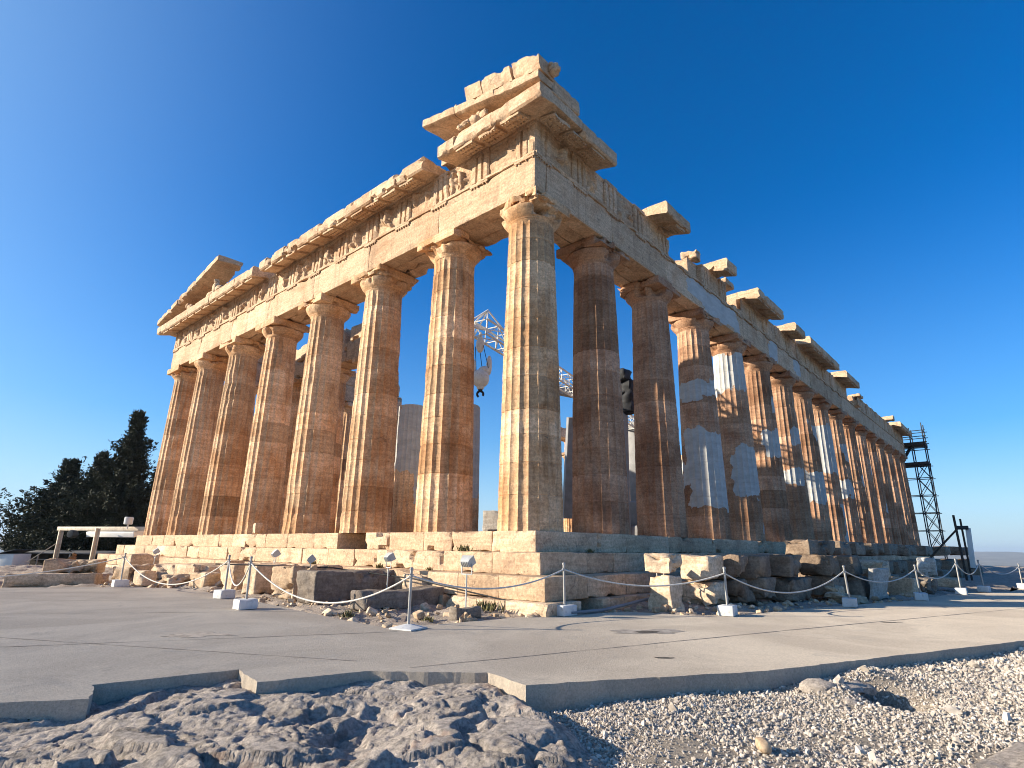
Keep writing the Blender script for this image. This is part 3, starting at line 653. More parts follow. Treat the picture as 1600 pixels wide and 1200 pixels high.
for rg_ in ((AF-.1, 10.05), (11.85, 16.1), (18.0, 42.7), (45.2, LX-1.9)): frieze('N', TN, [rg_], 800, lambda i: (.9, .7, .6, .2, .1, 0, .1, 0)[i] if i < 8 else .05, lambda s: 12.98 if s < 9 or s > 18 else 12.9+.03*math.sin(s*7))
for rg_ in ((1.9, 17.3), (39.5, LX-1.9)): frieze('S', TN, [rg_], 850, lambda i: 0, lambda s: 12.95)
frieze('W', TE, [(AF+.05, LY-AF-.05)], 880, lambda i: 0, lambda s: 12.95)

# cornice blocks with mutules under a sloping soffit
GE = [(-.76, 12.86), (-.70, 12.80), (.02, 12.985), (1.55, 12.985), (1.55, 13.34), (.1, 13.40), (-.70, 13.37), (-.72, 13.31), (-.76, 13.29)]
def cornice(side, s0, s1, tri, seed, chip=.14, back=1.55, top=0., fine=True):
    pf = place_fn(side); mb = MB(); rg = random.Random(seed); s = s0
    pr = [(min(a, back), z+(top if z > 13.2 else 0)) for a, z in GE]
    while s < s1-.05:
        w = rg.uniform(1.2, 2.1); w = s1-s if s1-s-w < .6 else w
        sweep(mb, pr, s+.006, s+w-.006, pf, .12 if fine else .4, .012, chip, seed+int(s*7), rg.gauss(0, .06), sub=.14 if fine else .4); s += w
    cs = []
    for i, c in enumerate(tri):
        cs.append(c)
        if i+1 < len(tri): cs.append((c+tri[i+1])/2)
    for c in cs:
        if c-.4 < (.1 if seed == 920 else s0-.05) or c+.4 > s1+.05: continue
        sweep(mb, [(-.66, 12.71), (-.02, 12.875), (-.02, 12.985), (-.66, 12.82)], c-.40, c+.40, pf, .2, .005, .10, seed+int(c*5), -.05)
        if fine and c < 12:
            for a in range(3):
                for b in range(6):
                    aa = -.58+.22*a; box(mb, pf(aa, c-.335+.134*b, 12.685+(aa+.66)*.26), (.055, .055, .06), r=.012, tone=-.08)
    return mb.build('cornice_block', MENT, T)
cornice('E', -.76, 3.9, TE, 900); cornice('E', 4.75, 17.35, TE, 901, .34); cornice('E', 18.1, LY+.76, TE, 902)
for i, (a, b, c, bk) in enumerate([(1.6, 3.7, .25, 1.55), (7.6, 9.75, .3, 1.75), (13.95, 15.1, .3, 1.7), (18.3, 22.5, .3, 1.7), (24.85, 26.8, .3, 1.6), (28.0, 35.7, .3, 1.6), (38.0, 42.4, .3, 1.6), (62.4, LX+.7, .3, 1.5)]): cornice('N', a, b, TN, 920+i, c, bk, fine=a < 30)
# loose-looking pieces set on the flank frieze
for (c, d, sd_, rz) in [((12.5, .5, 13.2), (.7, .8, .42), 41, .2), ((59.4, .2, 13.2), (1.0, 1.6, .45), 42, 0), ((21.4, .3, 13.5), (1.9, 1.2, .3), 43, 0), ((16.4, .75, 13.14), (1.2, 1.4, .32), 44, 0), ((27.4, .6, 13.12), (.9, 1.0, .3), 45, .1), ((44.5, .4, 11.98), (1.5, 1.2, .4), 46, 0), ((17.2, .7, 11.93), (1.2, 1.2, .26), 47, 0), ((46.5, .4, 13.1), (1.4, 1., .25), 48, 0)]:
    mb = MB(); blk(mb, c, d, .03, rz=rz, cell=.12, r=.05, rough=.03, chip=.4, wob=.05, seed=sd_); mb.build('frieze_top_block', MENT, T)

# raking cornice and pediment remains, north-east corner
def rake(s0, s1, z0, slope, seed, th=.34, a0=-.86, a1=.9, chip=.12, name='raking_cornice', tone=0.):
    mb = MB(); n = [(a0, 0), (a0+.12, -.05), (.02, .06), (a1, .06), (a1, th), (a0, th-.02)]
    s = min(s0, s1); e = max(s0, s1)
    sg = 1 if s1 > s0 else -1
    def pl(a, q, z): return (a, q, z+z0+slope*(np.abs(q-s0)))
    while s < e-.05:
        w = min(1.9, e-s); w = e-s if e-s-w < .5 else w
        sweep(mb, n, s+.005, s+w-.005, pl, .12, .014, chip, seed+int(s*3), tone+rs.gauss(0, .05), sub=.14); s += w
    return mb.build(name, MENT, T)
rake(-.78, 4.7, 13.40, .205, 950, th=.30)
mb = MB(); blk(mb, (.62, 2.9, 13.70), (1.0, 3.6, .66), .02, cell=.15, r=.03, rough=.02, chip=.2, seed=61); mb.build('tympanum_block', MENT, T)
def sima(s0, s1, seed, h=.52, lean=.10):
    mb = MB(); b0 = 13.72+.205*0
    def pl(a, q, z): return (a, q, z+13.72+.205*(q+.78))
    sweep(mb, [(-.80, 0), (-.1, 0), (-.15, h*.8), (-.62-lean, h), (-.92-lean*.3, h*.96), (-.90, h*.55)], s0, s1, pl, .1, .010, .12, seed, rs.gauss(0, .05), sub=.12); return mb.build('gutter_block', MENT, T)
sima(-.82, .25, 71, .56); sima(.34, 1.62, 72, .52); sima(1.66, 2.42, 73, .48)
mb = MB(); blk(mb, (-.5, 3.35, 14.68), (.35, .5, .2), .05, cell=.08, r=.05, rough=.03, chip=.3, wob=.06, seed=74); mb.build('gutter_fragment', MENT, T)
mb = MB(); blk(mb, (.55, -.5, 13.62), (1.5, .62, .5), -.02, cell=.12, r=.04, rough=.03, chip=.35, wob=.04, seed=76); mb.build('corner_gutter_block', MENT, T)
def lump(mb, pts, seed, n=14, rough=.03):
    for (c, r_) in pts:
        th = np.linspace(0, PI, n); V = []
        k = 2*n; ph_ = np.arange(k)/k*2*PI
        A, B = np.meshgrid(th, ph_, indexing='ij'); d = np.stack([np.sin(A)*np.cos(B), np.sin(A)*np.sin(B), np.cos(A)], -1).reshape(-1, 3)
        r3 = np.asarray(r_ if hasattr(r_, '__len__') else (r_,)*3, float)
        V = np.asarray(c)+d*r3*(1+rough/np.mean(r3)*fbm(d*2.5+seed, seed, 3))[:, None]; seed += 1
        i = np.arange(n-1)[:, None]*k; j = np.arange(k)[None]; j2 = (j+1) % k
        mb.add(V, np.stack([i+j, i+k+j, i+k+j2, i+j2], -1).reshape(-1, 4))
    return mb
lump(MB(), [((-.25, -.92, 13.98), (.20, .17, .21)), ((-.25, -1.06, 13.94), (.10, .10, .09)), ((-.12, -.93, 14.08), .08), ((-.39, -.93, 14.08), .08), ((-.25, -.98, 14.10), .10)], 5).build('lion_head', MENT, T)
lump(MB(), [((-.55, 2.25, 13.62), (.18, .30, .20)), ((-.68, 2.55, 13.58), (.13, .24, .12)), ((-.74, 2.76, 13.52), (.09, .13, .10)), ((-.50, 2.05, 13.78), (.12, .12, .16)), ((-.52, 1.82, 13.70), (.13, .2, .16)), ((-.56, 2.36, 13.84), (.05, .05, .09))], 15).build('horse_head_sculpture', MENT, T)
# south end of the same pediment
rake(31.5, 22.7, 13.42, .208, 960, th=.34, a0=-.88, a1=.55, chip=.22)
mb = MB()
for (y0, y1, h) in ((30.0, 28.2, .3), (28.1, 26.3, .62), (26.2, 24.6, .95), (20.6, 19.2, .30)): blk(mb, (.75, (y0+y1)/2, 13.39+h/2), (.7, abs(y1-y0)-.02, h), rs.gauss(0, .05), cell=.2, r=.03, rough=.02, chip=.25, seed=int(y0*3))
mb.build('tympanum_block', MENT, T)
lump(MB(), [((-.4, 23.6, 13.85), (.2, .3, .42)), ((-.42, 23.6, 14.3), .15), ((-.4, 24.2, 13.62), (.2, .5, .2)), ((-.45, 22.9, 13.6), (.22, .4, .2))], 25).build('reclining_sculpture', MENT, T)
lump(MB(), [((-.4, 27.2, 13.62), (.2, .35, .24)), ((-.45, 27.6, 13.85), (.14, .16, .18))], 28).build('horse_head_sculpture', MENT, T)
mb = MB(); blk(mb, (-.4, 31.3, 13.78), (.5, .35, .6), .03, cell=.08, r=.04, rough=.03, chip=.4, wob=.05, seed=88); mb.build('corner_gutter_block', MENT, T)
for (y0, y1, h, sd_) in ((5.2, 7.4, .18, 1), (7.6, 9.2, .12, 2), (9.5, 12.6, .22, 3), (13, 16.8, .16, 4)):
    mb = MB(); blk(mb, (.35, (y0+y1)/2, 13.385+h/2), (1.6, y1-y0, h), rs.gauss(0, .05), cell=.15, r=.04, rough=.025, chip=.3, wob=.03, seed=90+sd_); mb.build('cornice_top_slab', MENT, T)

# inner porch: half-rebuilt columns in new marble, one complete with its beam
def porch(y, top, newb, seed, cap=False):
    o = shaft(6.5, y, seed, True, top=top, newb=newb, nz=70, rb=.80, rt=.66, h=9.9, ragged=.5).build('porch_column', MCOL, T, sharp=28)
    if cap:
        mb = capital(0, 0, seed, .3, False); V = np.concatenate(mb.V); V = V*np.array([.86, .86, 1])+np.array([6.5, y, -.36])
        MB().add(V, mb.F, np.concatenate(mb.T)).build('capital', MCOL, o)
porch(9.6, 6.0, [(1.6, 6.1, 170, 300), (2.5, 6.1, *ALL)], 360); porch(13.5, 6.55, [(3.0, 6.7, *ALL), (1.5, 6.7, 250, 340)], 361); porch(17.4, 9.6, (), 362, True); porch(21.3, 9.6, (), 363, True); porch(25.3, 9.6, (), 364, True)
mb = MB()
for k, (y0, y1, z0, z1) in enumerate(((17.0, 19.3, 10.08, 11.3), (19.32, 23.3, 10.08, 11.3), (23.32, 26.0, 10.08, 11.3), (17.2, 19.0, 11.31, 12.2), (19.6, 22, 11.31, 12.4), (22.02, 25.6, 11.31, 12.3))): blk(mb, (6.5, (y0+y1)/2, (z0+z1)/2), (1.3, y1-y0-.02, z1-z0), rs.gauss(0, .06), cell=.2, r=.04, rough=.03, chip=.5, wob=.03, seed=370+k)
mb.build('porch_beam', MENT, T)
mb = MB()          # stump of the cella wall behind the porch
for k, (x, y, w, d, z0, z1) in enumerate(((9.5, 14.6, 1.3, 2.2, 0, 1.1), (9.5, 14.7, 1.3, 1.9, 1.11, 2.2), (9.4, 14.9, 1.3, 1.6, 2.21, 3.3), (9.5, 14.9, 1.25, 1.3, 3.31, 4.2), (9.5, 19.0, 1.3, 6.2, 0, 1.1), (9.5, 19.2, 1.3, 5.8, 1.11, 2.1), (9.5, 20.6, 1.3, 3.4, 2.11, 3.2))): blk(mb, (x, y, (z0+z1)/2), (w, d, z1-z0), rs.gauss(0, .08), cell=.16, r=.05, rough=.03, chip=.5, wob=.04, seed=380+k)
mb.build('inner_wall', MCOL, T)
mb = MB()
for k in range(14): blk(mb, (50, 4+k*1.72, 4.2), (1.6, 1.7, 8.4+rs.uniform(-.8, .8)), rs.gauss(0, .08), cell=.6, r=.05, rough=.03, chip=.4, seed=390+k)
mb.build('inner_wall', MENT, T)

# ------------------------------------------------------------------ blocks lying round the temple
def fallen(label, c, d, mat=MBLK, rz=0., group=None, seed=0, tilt=(0, 0), name='marble_block', cat='stone block', r=.05, rough=.02, chip=.32, wob=.05, csize=.22, cell=.1):
    mb = MB(); V, F = stone(d, cell, r, rough, chip, wob, seed, csize, 1.9, -.02); V = eul(V, tilt[0], tilt[1], 0)
    mb.add(V, F, .14 if 'sunlit' in label and 'north' in label and ('first' in label or 'pointed' in label) else random.Random(seed).gauss(0, .08)); o = mb.build(name, mat, None, c, rz, sharp=50); return tag(o, label, cat, group)  # sunlit north blocks get a paler tone: sunlight put into their colour
GN = 'fallen marble blocks stacked along the north flank'
ORD = 'first second third fourth fifth sixth seventh eighth ninth tenth eleventh twelfth'.split()
up = [(3.9, 4.82, -3.0), (4.95, 5.80, -3.38), (5.86, 6.9, -3.62), (7.25, 8.85, -4.05), (9.3, 10.9, -4.62), (11.1, 12.4, -4.95)]
lo_ = [(3.95, 4.9, -3.05), (4.98, 5.9, -3.36), (5.98, 7.25, -3.66), (7.4, 9.3, -4.08), (9.6, 11.1, -4.66), (11.3, 13.0, -5.1)]
sq = lambda L: [(-12.07+(a+12.07)*.935, -12.07+(b+12.07)*.935, -9.79+(y+9.79)*.935) for a, b, y in L]
up, lo_ = sq(up), sq(lo_)
for i, (a, b, y) in enumerate(up):
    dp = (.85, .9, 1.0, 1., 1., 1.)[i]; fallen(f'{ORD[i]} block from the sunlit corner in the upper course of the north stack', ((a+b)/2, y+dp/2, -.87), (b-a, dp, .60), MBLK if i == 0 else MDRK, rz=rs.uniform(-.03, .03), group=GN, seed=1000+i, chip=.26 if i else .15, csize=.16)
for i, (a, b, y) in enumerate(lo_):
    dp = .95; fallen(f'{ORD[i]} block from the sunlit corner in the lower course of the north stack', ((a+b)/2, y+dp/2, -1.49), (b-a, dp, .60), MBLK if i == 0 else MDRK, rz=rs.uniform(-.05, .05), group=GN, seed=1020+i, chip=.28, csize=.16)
fallen('sunlit pointed block resting on another, nearest the stepped corner on the north side', (1.78, -2.70, -.79), (.72, .70, .47), group=GN, seed=1040, chip=.3, csize=.2)
fallen('lower block wedged under the sunlit pointed block by the north steps', (1.76, -2.68, -1.46), (.66, .66, .82), group=GN, seed=1041, chip=.2, csize=.2)
# blocks set back on the steps farther along
far_up = [(11.6, -3.2, 1.4, .9, 1.0, .5), (13.8, -3.2, 1.6, .9, 1.0, .55), (16.0, -3.3, 1.9, .9, 1., .55), (18.3, -3.4, 2.1, .9, 1., .5), (21.2, -3.5, 2.6, 1., 1., .55), (24.5, -3.6, 2.8, 1., 1., .6), (28.6, -3.9, 3.2, 1., 1., .62), (32.8, -4.2, 3.4, 1., 1., .62), (37.5, -4.7, 3.8, 1., 1., .62), (42.5, -5.3, 3.6, 1., 1., .6)]
for i, (x, y, w, d, h, zt) in enumerate(far_up):
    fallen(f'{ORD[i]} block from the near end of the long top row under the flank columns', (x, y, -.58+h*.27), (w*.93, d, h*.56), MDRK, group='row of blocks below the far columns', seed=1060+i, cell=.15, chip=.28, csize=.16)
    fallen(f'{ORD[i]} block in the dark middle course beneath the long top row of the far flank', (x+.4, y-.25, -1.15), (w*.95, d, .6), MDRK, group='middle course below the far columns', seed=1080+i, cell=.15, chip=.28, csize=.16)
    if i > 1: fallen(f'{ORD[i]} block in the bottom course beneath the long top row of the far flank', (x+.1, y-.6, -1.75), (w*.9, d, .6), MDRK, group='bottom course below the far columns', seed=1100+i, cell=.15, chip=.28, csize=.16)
fallen('upright white marble slab with a ragged notch among dark blocks', (17.4, -6.25, -1.02), (.5, .62, .72), MNEW, seed=1120, chip=.5, rz=.05)
fallen('long white marble slab lying below the upright notched slab', (17.6, -6.75, -1.58), (1.3, .9, .34), MBLK, seed=1121, chip=.25)
fallen('pale blue-grey sawn marble panel leaning behind the stanchion', (10.35, -5.75, -1.42), (1.35, .16, .95), MNEW, seed=1122, chip=.08, rough=.006, wob=.01, rz=-.16, tilt=(.12, 0), r=.02)
fallen('sunlit carved block with two square sockets above the pale panel', (11.6, -5.3, -.98), (.9, 1.0, .55), MBLK, seed=1123, chip=.35)
fallen('white-topped low block standing beside the pale leaning panel', (12.6, -6.05, -1.6), (1.1, .8, .62), MBLK, seed=1124, chip=.1, r=.03)
fallen('rough pitted boulder lying low in front of the dark stacked blocks', (8.35, -5.15, -1.80), (1.35, .7, .24), MBLK, name='boulder', cat='boulder', seed=1125, chip=.6, rough=.07, wob=.1, rz=-.3)
fallen('small brown jagged rock sitting on the low pitted boulder', (8.3, -4.95, -1.56), (.42, .4, .3), MBLK, name='boulder', cat='boulder', seed=1126, chip=.6, rough=.06, wob=.1)
fallen('grey-green wedge of stone between the low white-topped block and long slab', (14.6, -6.3, -1.6), (1.9, .8, .55), MGRY, seed=1127, chip=.6, wob=.1)
for i, (x, y, w) in enumerate(((1.35, -2.75, .34), (1.72, -2.98, .34))): fallen(('thin sawn stone kerb piece nearer the front corner' if i == 0 else 'thin sawn stone kerb piece nearer the stanchion') + ' on the rubble strip', (x, y, -1.83), (.40, .16, .10), MBLK, rz=-.5, seed=1130+i, chip=.05, r=.01, rough=.004, wob=0)
fallen('flat rock ledge half buried in the gravel above a dark hollow', (-3.75, -7.72, -2.06), (.95, .42, .22), ROCK, rz=-.5, name='boulder', cat='boulder', seed=1140, chip=.12, rough=.035, wob=.05, r=.09)
fallen('small rock edge on the near side of the gravel hollow', (-4.15, -8.05, -2.08), (.6, .3, .16), ROCK, rz=-.9, name='boulder', cat='boulder', seed=1141, chip=.1, rough=.03, wob=.04, r=.07)
fallen('smooth pale rock slab breaking through the gravel at the picture corner', (-4.95, -9.65, -2.11), (2.0, .75, .24), ROCK, rz=-.25, name='boulder', cat='boulder', seed=1142, chip=.12, rough=.035, wob=.08, r=.1)
fallen('pale fist-sized stone alone on the gravel', (-6.55, -7.75, -2.04), (.17, .13, .12), MBLK, rz=.6, name='boulder', cat='boulder', seed=1143, chip=.1, rough=.02, wob=.03, cell=.04)
# blocks in front of the east steps
GE_ = 'fallen marble blocks in front of the east steps'
for i, (lab, c, d, m_, rz, ch) in enumerate([
  ('rounded sunlit block at the south end of the front row of blocks', (-2.75, 16.1, -1.55), (1.1, 2.1, .62), MBLK, .1, .5),
  ('bulging sunlit block second in the front row from the south end', (-2.8, 13.6, -1.53), (1.2, 1.9, .68), MBLK, .05, .55),
  ('small low sunlit block between bulging block and leaning stanchions', (-3.2, 11.6, -1.62), (1.1, 1.05, .5), MBLK, .1, .4),
  ('tall pale block directly behind the farther of the paired stanchions', (-2.8, 10.1, -1.45), (1.3, 1.3, .85), MBLK, -.05, .35),
  ('narrow upright block beside the nearer of the paired stanchions', (-2.9, 8.05, -1.42), (1.5, .75, .85), MBLK, .05, .3),
  ('jagged broken block with a hollow bite out of its end', (-2.7, 6.3, -1.45), (1.7, 1.0, .85), MBLK, .1, .8),
  ('long dark grey block with a sunlit end behind the drooping rope', (-2.6, 4.35, -1.46), (2.7, .85, .78), MGRY, .03, .25),
  ('low grey beam with a pale sunlit end lying in front of others', (-2.75, 2.05, -1.66), (2.3, .62, .42), MGRY, -.02, .15),
  ('rounded brown boulder-like block behind the low grey beam', (-.9, 2.75, -1.42), (1.5, 1.1, .55), MBLK, .2, .7),
  ('dark stone slab lying flat against the lowest front step', (-.75, 1.6, -1.77), (1.5, .5, .26), MGRY, -.1, .3),
  ('small block standing on the rubble next to the southern stanchion', (-4.45, 14.2, -1.62), (.5, .6, .5), MBLK, .3, .3),
  ('squat block with a flat top beside the southern stanchion base', (-3.7, 13.15, -1.66), (1.1, .8, .42), MBLK, .1, .25),
  ('square sunlit block at the foot of the south end of the steps', (-2.9, 20.2, -1.4), (1.2, 1.4, 1.0), MBLK, .05, .3),
  ('flat brown slab on the lowest step above the long dark block', (-1.9, 5.2, -1.25), (.9, 1.4, .16), MBLK, .1, .3),
  ]): fallen(lab, c, d, m_, rz, GE_, 1200+i, chip=ch, cell=.08)
fallen('hollowed column capital fragment lying on a broad slab by the gantry', (-6.0, 16.6, -1.28), (1.7, 1.1, .5), MBLK, -.55, None, 1230, name='capital_fragment', cat='stone fragment', chip=.6, csize=.4, wob=.1)
fallen('broad brown slab carrying the hollowed capital fragment beside the paving', (-6.5, 16.2, -1.70), (2.7, 1.5, .46), MBLK, -.55, None, 1231, chip=.15)
fallen('low stone block at the outer end beyond the broad brown slab', (-9.2, 18.0, -1.72), (2.2, 1.2, .4), MBLK, -.5, None, 1232, chip=.2)
fallen('heap-like eroded rock between the gantry leg and the temple steps', (-4.2, 16.6, -1.6), (.9, 1.0, .6), MBLK, .4, None, 1233, name='boulder', cat='boulder', chip=.8, rough=.07, wob=.15)
fallen('brown brick-shaped footing stone under the front floodlight post', (-3.0, -.55, -1.76), (.62, .30, .26), MGRY, rz=-.15, seed=1240, chip=.15, r=.03, wob=.01)
fallen('small flat pale stone on the paving edge before the floodlight footing', (-3.35, -.95, -1.84), (.5, .22, .1), MBLK, rz=-.1, seed=1241, chip=.3, name='boulder', cat='boulder')
# scattered small stones: each a few pixels, uncountable
def scatter():
    n = 5200; X = RNG.uniform(-6, 14, n); Y = RNG.uniform(-6.5, 16, n); d = dpoly(X, Y, PAVE); ok = (d > .01) & (d < 2.6) & ~((X > -1.6) & (Y > -1.6)) & (Y > np.interp(X, [-10, -6.8, -4.2, 1.6, 12, 45], [9, 6, -4.5, -7, -11, -20])); X = X[ok]; Y = Y[ok]; mb = MB()
    sz = .035*np.exp(.6*RNG.standard_normal(len(X))).clip(.3, 3.2); Z = rub_z(X, Y)
    for x, y, z, s in zip(X, Y, Z, sz):
        V, F = stone((s*2.2, s*1.7, s*1.2), cell=9, r=s*.35, rough=0); V = V*(1+.25*RNG.standard_normal((len(V), 1))*0)+.25*s*RNG.standard_normal(3); V = eul(V, *(RNG.uniform(-.6, .6, 2)), RNG.uniform(0, 6)); mb.add(V+np.array([x, y, z+.3*s]), F, RNG.normal(0, .15))
    return mb.build('rubble', MBLK, smooth=False)
kind(scatter(), 'stuff')

# ------------------------------------------------------------------ rope barrier
STN = [(-5.41, 13.4, 1.06), (-4.75, 6.96, 1.10), (-5.58, 3.9, 1.12), (-5.0, -1.16, 1.02), (-1.21, -1.80, 1.08), (1.54, -4.3, 1.02), (6.2, -5.75, 1.03), (10.4, -6.8, 1.03), (14.76, -7.45, 1.2), (17.21, -7.95, 1.15), (21.36, -9.0, 1.0), (24.5, -9.6, 1.0)]
SNAME = ['steel rope stanchion standing at the south end of the front blocks', 'farther of the two close-set rope stanchions before the front blocks', 'nearer of the two close-set rope stanchions, with a V of rope beside it',
 'tall rope stanchion on a flat pyramid plate near the front corner', 'rope stanchion in front of the stepped temple corner', 'rope stanchion before the sunlit stacked blocks', 'leaning rope stanchion before the dark stacked blocks',
 'leaning rope stanchion beside the white-topped low block', 'shaded rope stanchion in front of the upright white slab', 'shaded rope stanchion below the sign posts', 'rope stanchion standing against the low wall at the far end of the barrier', 'last rope stanchion at the picture edge by the low wall']
tops = []
CONCB = simple('white_stanchion_block', (.62, .61, .59), .85, 0, .08, 4, .004, (.42, .39, .36))
for i, (x, y, h) in enumerate(STN):
    t = thing('rope_stanchion', SNAME[i], 'stanchion', (x, y, PZ), rs.uniform(-.2, .2)+.05, 'stanchions of the rope barrier')
    mb = MB(); bh = .22
    if i == 3:
        bh = .07; V = np.array([(-.24, -.24, .005), (.24, -.24, .005), (.24, .24, .005), (-.24, .24, .005), (-.24, -.24, .03), (.24, -.24, .03), (.24, .24, .03), (-.24, .24, .03), (-.05, -.05, .085), (.05, -.05, .085), (.05, .05, .085), (-.05, .05, .085)])
        mb.add(V, np.array([(0, 3, 2, 1), (0, 1, 5, 4), (1, 2, 6, 5), (2, 3, 7, 6), (3, 0, 4, 7), (4, 5, 9, 8), (5, 6, 10, 9), (6, 7, 11, 10), (7, 4, 8, 11), (8, 9, 10, 11)]))
    else:
        blk(mb, (0, 0, bh/2+.004), (.44, .34, bh), cell=.1, r=.018, rough=.004, chip=.05, seed=1300+i)
    mb.build('base', CONCB, t)
    lx, ly = rs.uniform(-.012, .012), rs.uniform(-.012, .012); top = (lx*h, ly*h, h)
    if i in (6, 7): top = (-.05, .03, h)
    mb = MB(); tube(mb, [(0, 0, bh-.02), top], .027, 14); lathe(mb, [(.036, 0), (.036, .03), (.02, .045)], 14, (top[0], top[1], h-.02)); mb.build('pole', STEEL, t)
    mb = MB(); th = np.linspace(0, 2*PI, 18); tube(mb, [(top[0]+.0+.05*math.cos(a), top[1], h-.12+.035*math.sin(a)) for a in th], .008, 6); mb.build('ring', STEEL, t)
    m_ = Matrix.Rotation(t.rotation_euler[2], 3, 'Z') @ Vector((top[0], top[1], h-.12)); tops.append(np.array([x+m_.x, y+m_.y, PZ+m_.z]))
def rope(a, b, low, label, group='ropes of the barrier'):
    a = np.asarray(a, float); b = np.asarray(b, float); t = np.linspace(0, 1, 40); P = a+(b-a)*t[:, None]; sag = (a[2]+b[2])/2-low; P[:, 2] -= sag*4*t*(1-t)
    mid = P.mean(0); o = tube(MB(), P-mid, .017, 8).build('barrier_rope', ROPE, None, mid, 0, 60); return tag(o, label, 'rope', group)
RL = [(0, 1, .22, 'white rope drooping almost to the ground between southern stanchion and paired stanchions'), (1, 2, .42, 'short white rope hanging in a deep V between the paired stanchions'), (2, 3, .30, 'long white rope sagging low in front of the grey blocks'),
      (3, 4, .62, 'dark-looking rope slung high between plate stanchion and corner stanchion'), (4, 5, .62, 'rope between corner stanchion and the stanchion before sunlit blocks'), (5, 6, .42, 'rope sagging before the dark stacked blocks'), (6, 7, .58, 'rope looping in front of the pale leaning panel'),
      (7, 8, .60, 'rope beside the long white slab at the shadow edge'), (8, 9, .66, 'short shaded rope beneath the sign posts'), (9, 10, .62, 'shaded rope stretching toward the far low wall'), (10, 11, .62, 'last rope of the barrier beside the low wall')]
for a, b, z, lab in RL: rope(tops[a], tops[b], PZ+z, lab)
rope(np.array([-13.5, 17.0, PZ+.75]), tops[0], PZ+.28, 'long rope running from the southern stanchion past the broad brown slab')

# ------------------------------------------------------------------ floodlights
def flood(label, loc, h, rz, tilt, face=.34, base=True):
    face *= .86
    t = thing('floodlight', label, 'floodlight', loc, rz, 'floodlights aimed at the temple')
    tube(MB(), [(0, 0, -.02), (0, 0, h-.22)], .017, 10).build('post', LAMPG, t)
    mb = MB(); beam(mb, (-.12, 0, h-.22), (.12, 0, h-.22), .02); beam(mb, (-.13, 0, h-.23), (-.13, 0, h), .02); beam(mb, (.13, 0, h-.23), (.13, 0, h), .02); mb.build('bracket', LAMPG, t)
    mb = MB(); w = face
    V = np.array([1, .8, .8])*np.array([(-w/2, -.13, -.12), (w/2, -.13, -.12), (w/2, -.13, .12), (-w/2, -.13, .12), (-w*.36, .10, -.085), (w*.36, .10, -.085), (w*.36, .10, .085), (-w*.36, .10, .085), (-w*.40, .02, -.115), (w*.40, .02, -.115), (w*.40, .02, .115), (-w*.40, .02, .115)])
    Fq = [(0, 1, 9, 8), (1, 2, 10, 9), (2, 3, 11, 10), (3, 0, 8, 11), (8, 9, 5, 4), (9, 10, 6, 5), (10, 11, 7, 6), (11, 8, 4, 7), (4, 5, 6, 7), (3, 2, 1, 0)]
    c = np.array([0, 0, h+.03]); mb.add(eul(V, tilt, 0, 0)+c, np.array(Fq))
    for k in range(5): x = -w*.3+k*w*.15; box(mb, eul(np.array([[x, .085, 0]]), tilt, 0, 0)[0]+c, (.012, .04, .12), rx=tilt, r=.002)
    mb.build('housing', LAMPG, t)
    mb = MB(); box(mb, eul(np.array([[0, -.107, 0]]), tilt, 0, 0)[0]+c, (w*.88, .012, .16), rx=tilt, r=.004); mb.build('lens', LAMPL, t)
flood('floodlight on a thin post set in the brown footing stone', (-2.95, -.5, -1.66), .88, R(100), R(-35))
flood('floodlight on a thin post behind the low grey beam', (-2.1, 3.35, -1.75), .98, R(80), R(-30))
flood('squat floodlight on top of the long dark grey block', (-2.9, 5.9, -1.2), .34, R(60), R(-40), .42)
flood('floodlight low behind the nearer of the paired stanchions', (-2.6, 8.6, -1.05), .30, R(75), R(-40), .42)
flood('floodlight standing by the rounded block at the south end', (-3.0, 18.0, -1.55), .75, R(80), R(-35), .4)
flood('floodlight on a thin post facing the shaded north steps', (2.2, -2.35, -1.78), .92, R(165), R(-35))
flood('small lamp unit sitting on the platform between the two corner columns', (3.1, 2.3, 0), .5, R(120), R(-20), .3)
# pipes by the north steps
o = tube(MB(), [(-1.2, -1.95, -1.78), (0, -2.0, -1.8), (.8, -2.05, -1.74), (1.6, -2.15, -1.66), (2.2, -2.4, -1.58), (3.6, -2.5, -1.55)], .035, 8).build('cable_pipe', PIPEM); tag(o, 'grey cable pipe snaking along the foot of the north steps', 'pipe')
o = tube(MB(), [(-4.5, 8.4, -1.0), (-2.4, 5.5, -1.06), (-1.9, 2.5, -1.25), (-1.6, -.6, -1.62), (-1.5, -1.5, -1.75)], .018, 8).build('cable_pipe', BLACK); tag(o, 'thin dark cable along the lowest front step', 'cable')

# ------------------------------------------------------------------ scaffold tower at the far end
t = thing('scaffold_tower', 'dark steel scaffold tower against the far end of the flank', 'scaffold', (71.6, -.4, 0))
XS, YS = (-.9, .9), (-1.3, 0, 1.3)
for x in XS:
    for y in YS: tube(MB(), [(x, y, -1.2), (x, y, 14.0+(.5 if y < 0 else 0))], .06, 8).build('upright', DARKS, t)
for z in (0, 2, 4, 6, 8, 9.5, 11.5, 12.2, 12.9, 13.6):
    mb = MB()
    for x in XS: tube(mb, [(x, -1.6, z), (x, 1.5, z)], .05, 6)
    for y in YS: tube(mb, [(-1.2, y, z), (1.2, y, z)], .05, 6)
    mb.build('ledger', DARKS, t)
mb = MB()
for k, z in enumerate((0, 2, 4, 6, 8)):
    for x in XS: tube(mb, [(x, -1.3, z), (x, 0, z+2)], .04, 6); tube(mb, [(x, 0, z), (x, -1.3, z+2)], .04, 6)
    tube(mb, [(-.9, -1.3, z), (.9, -1.3, z+2)], .04, 6)
mb.build('brace', DARKS, t)
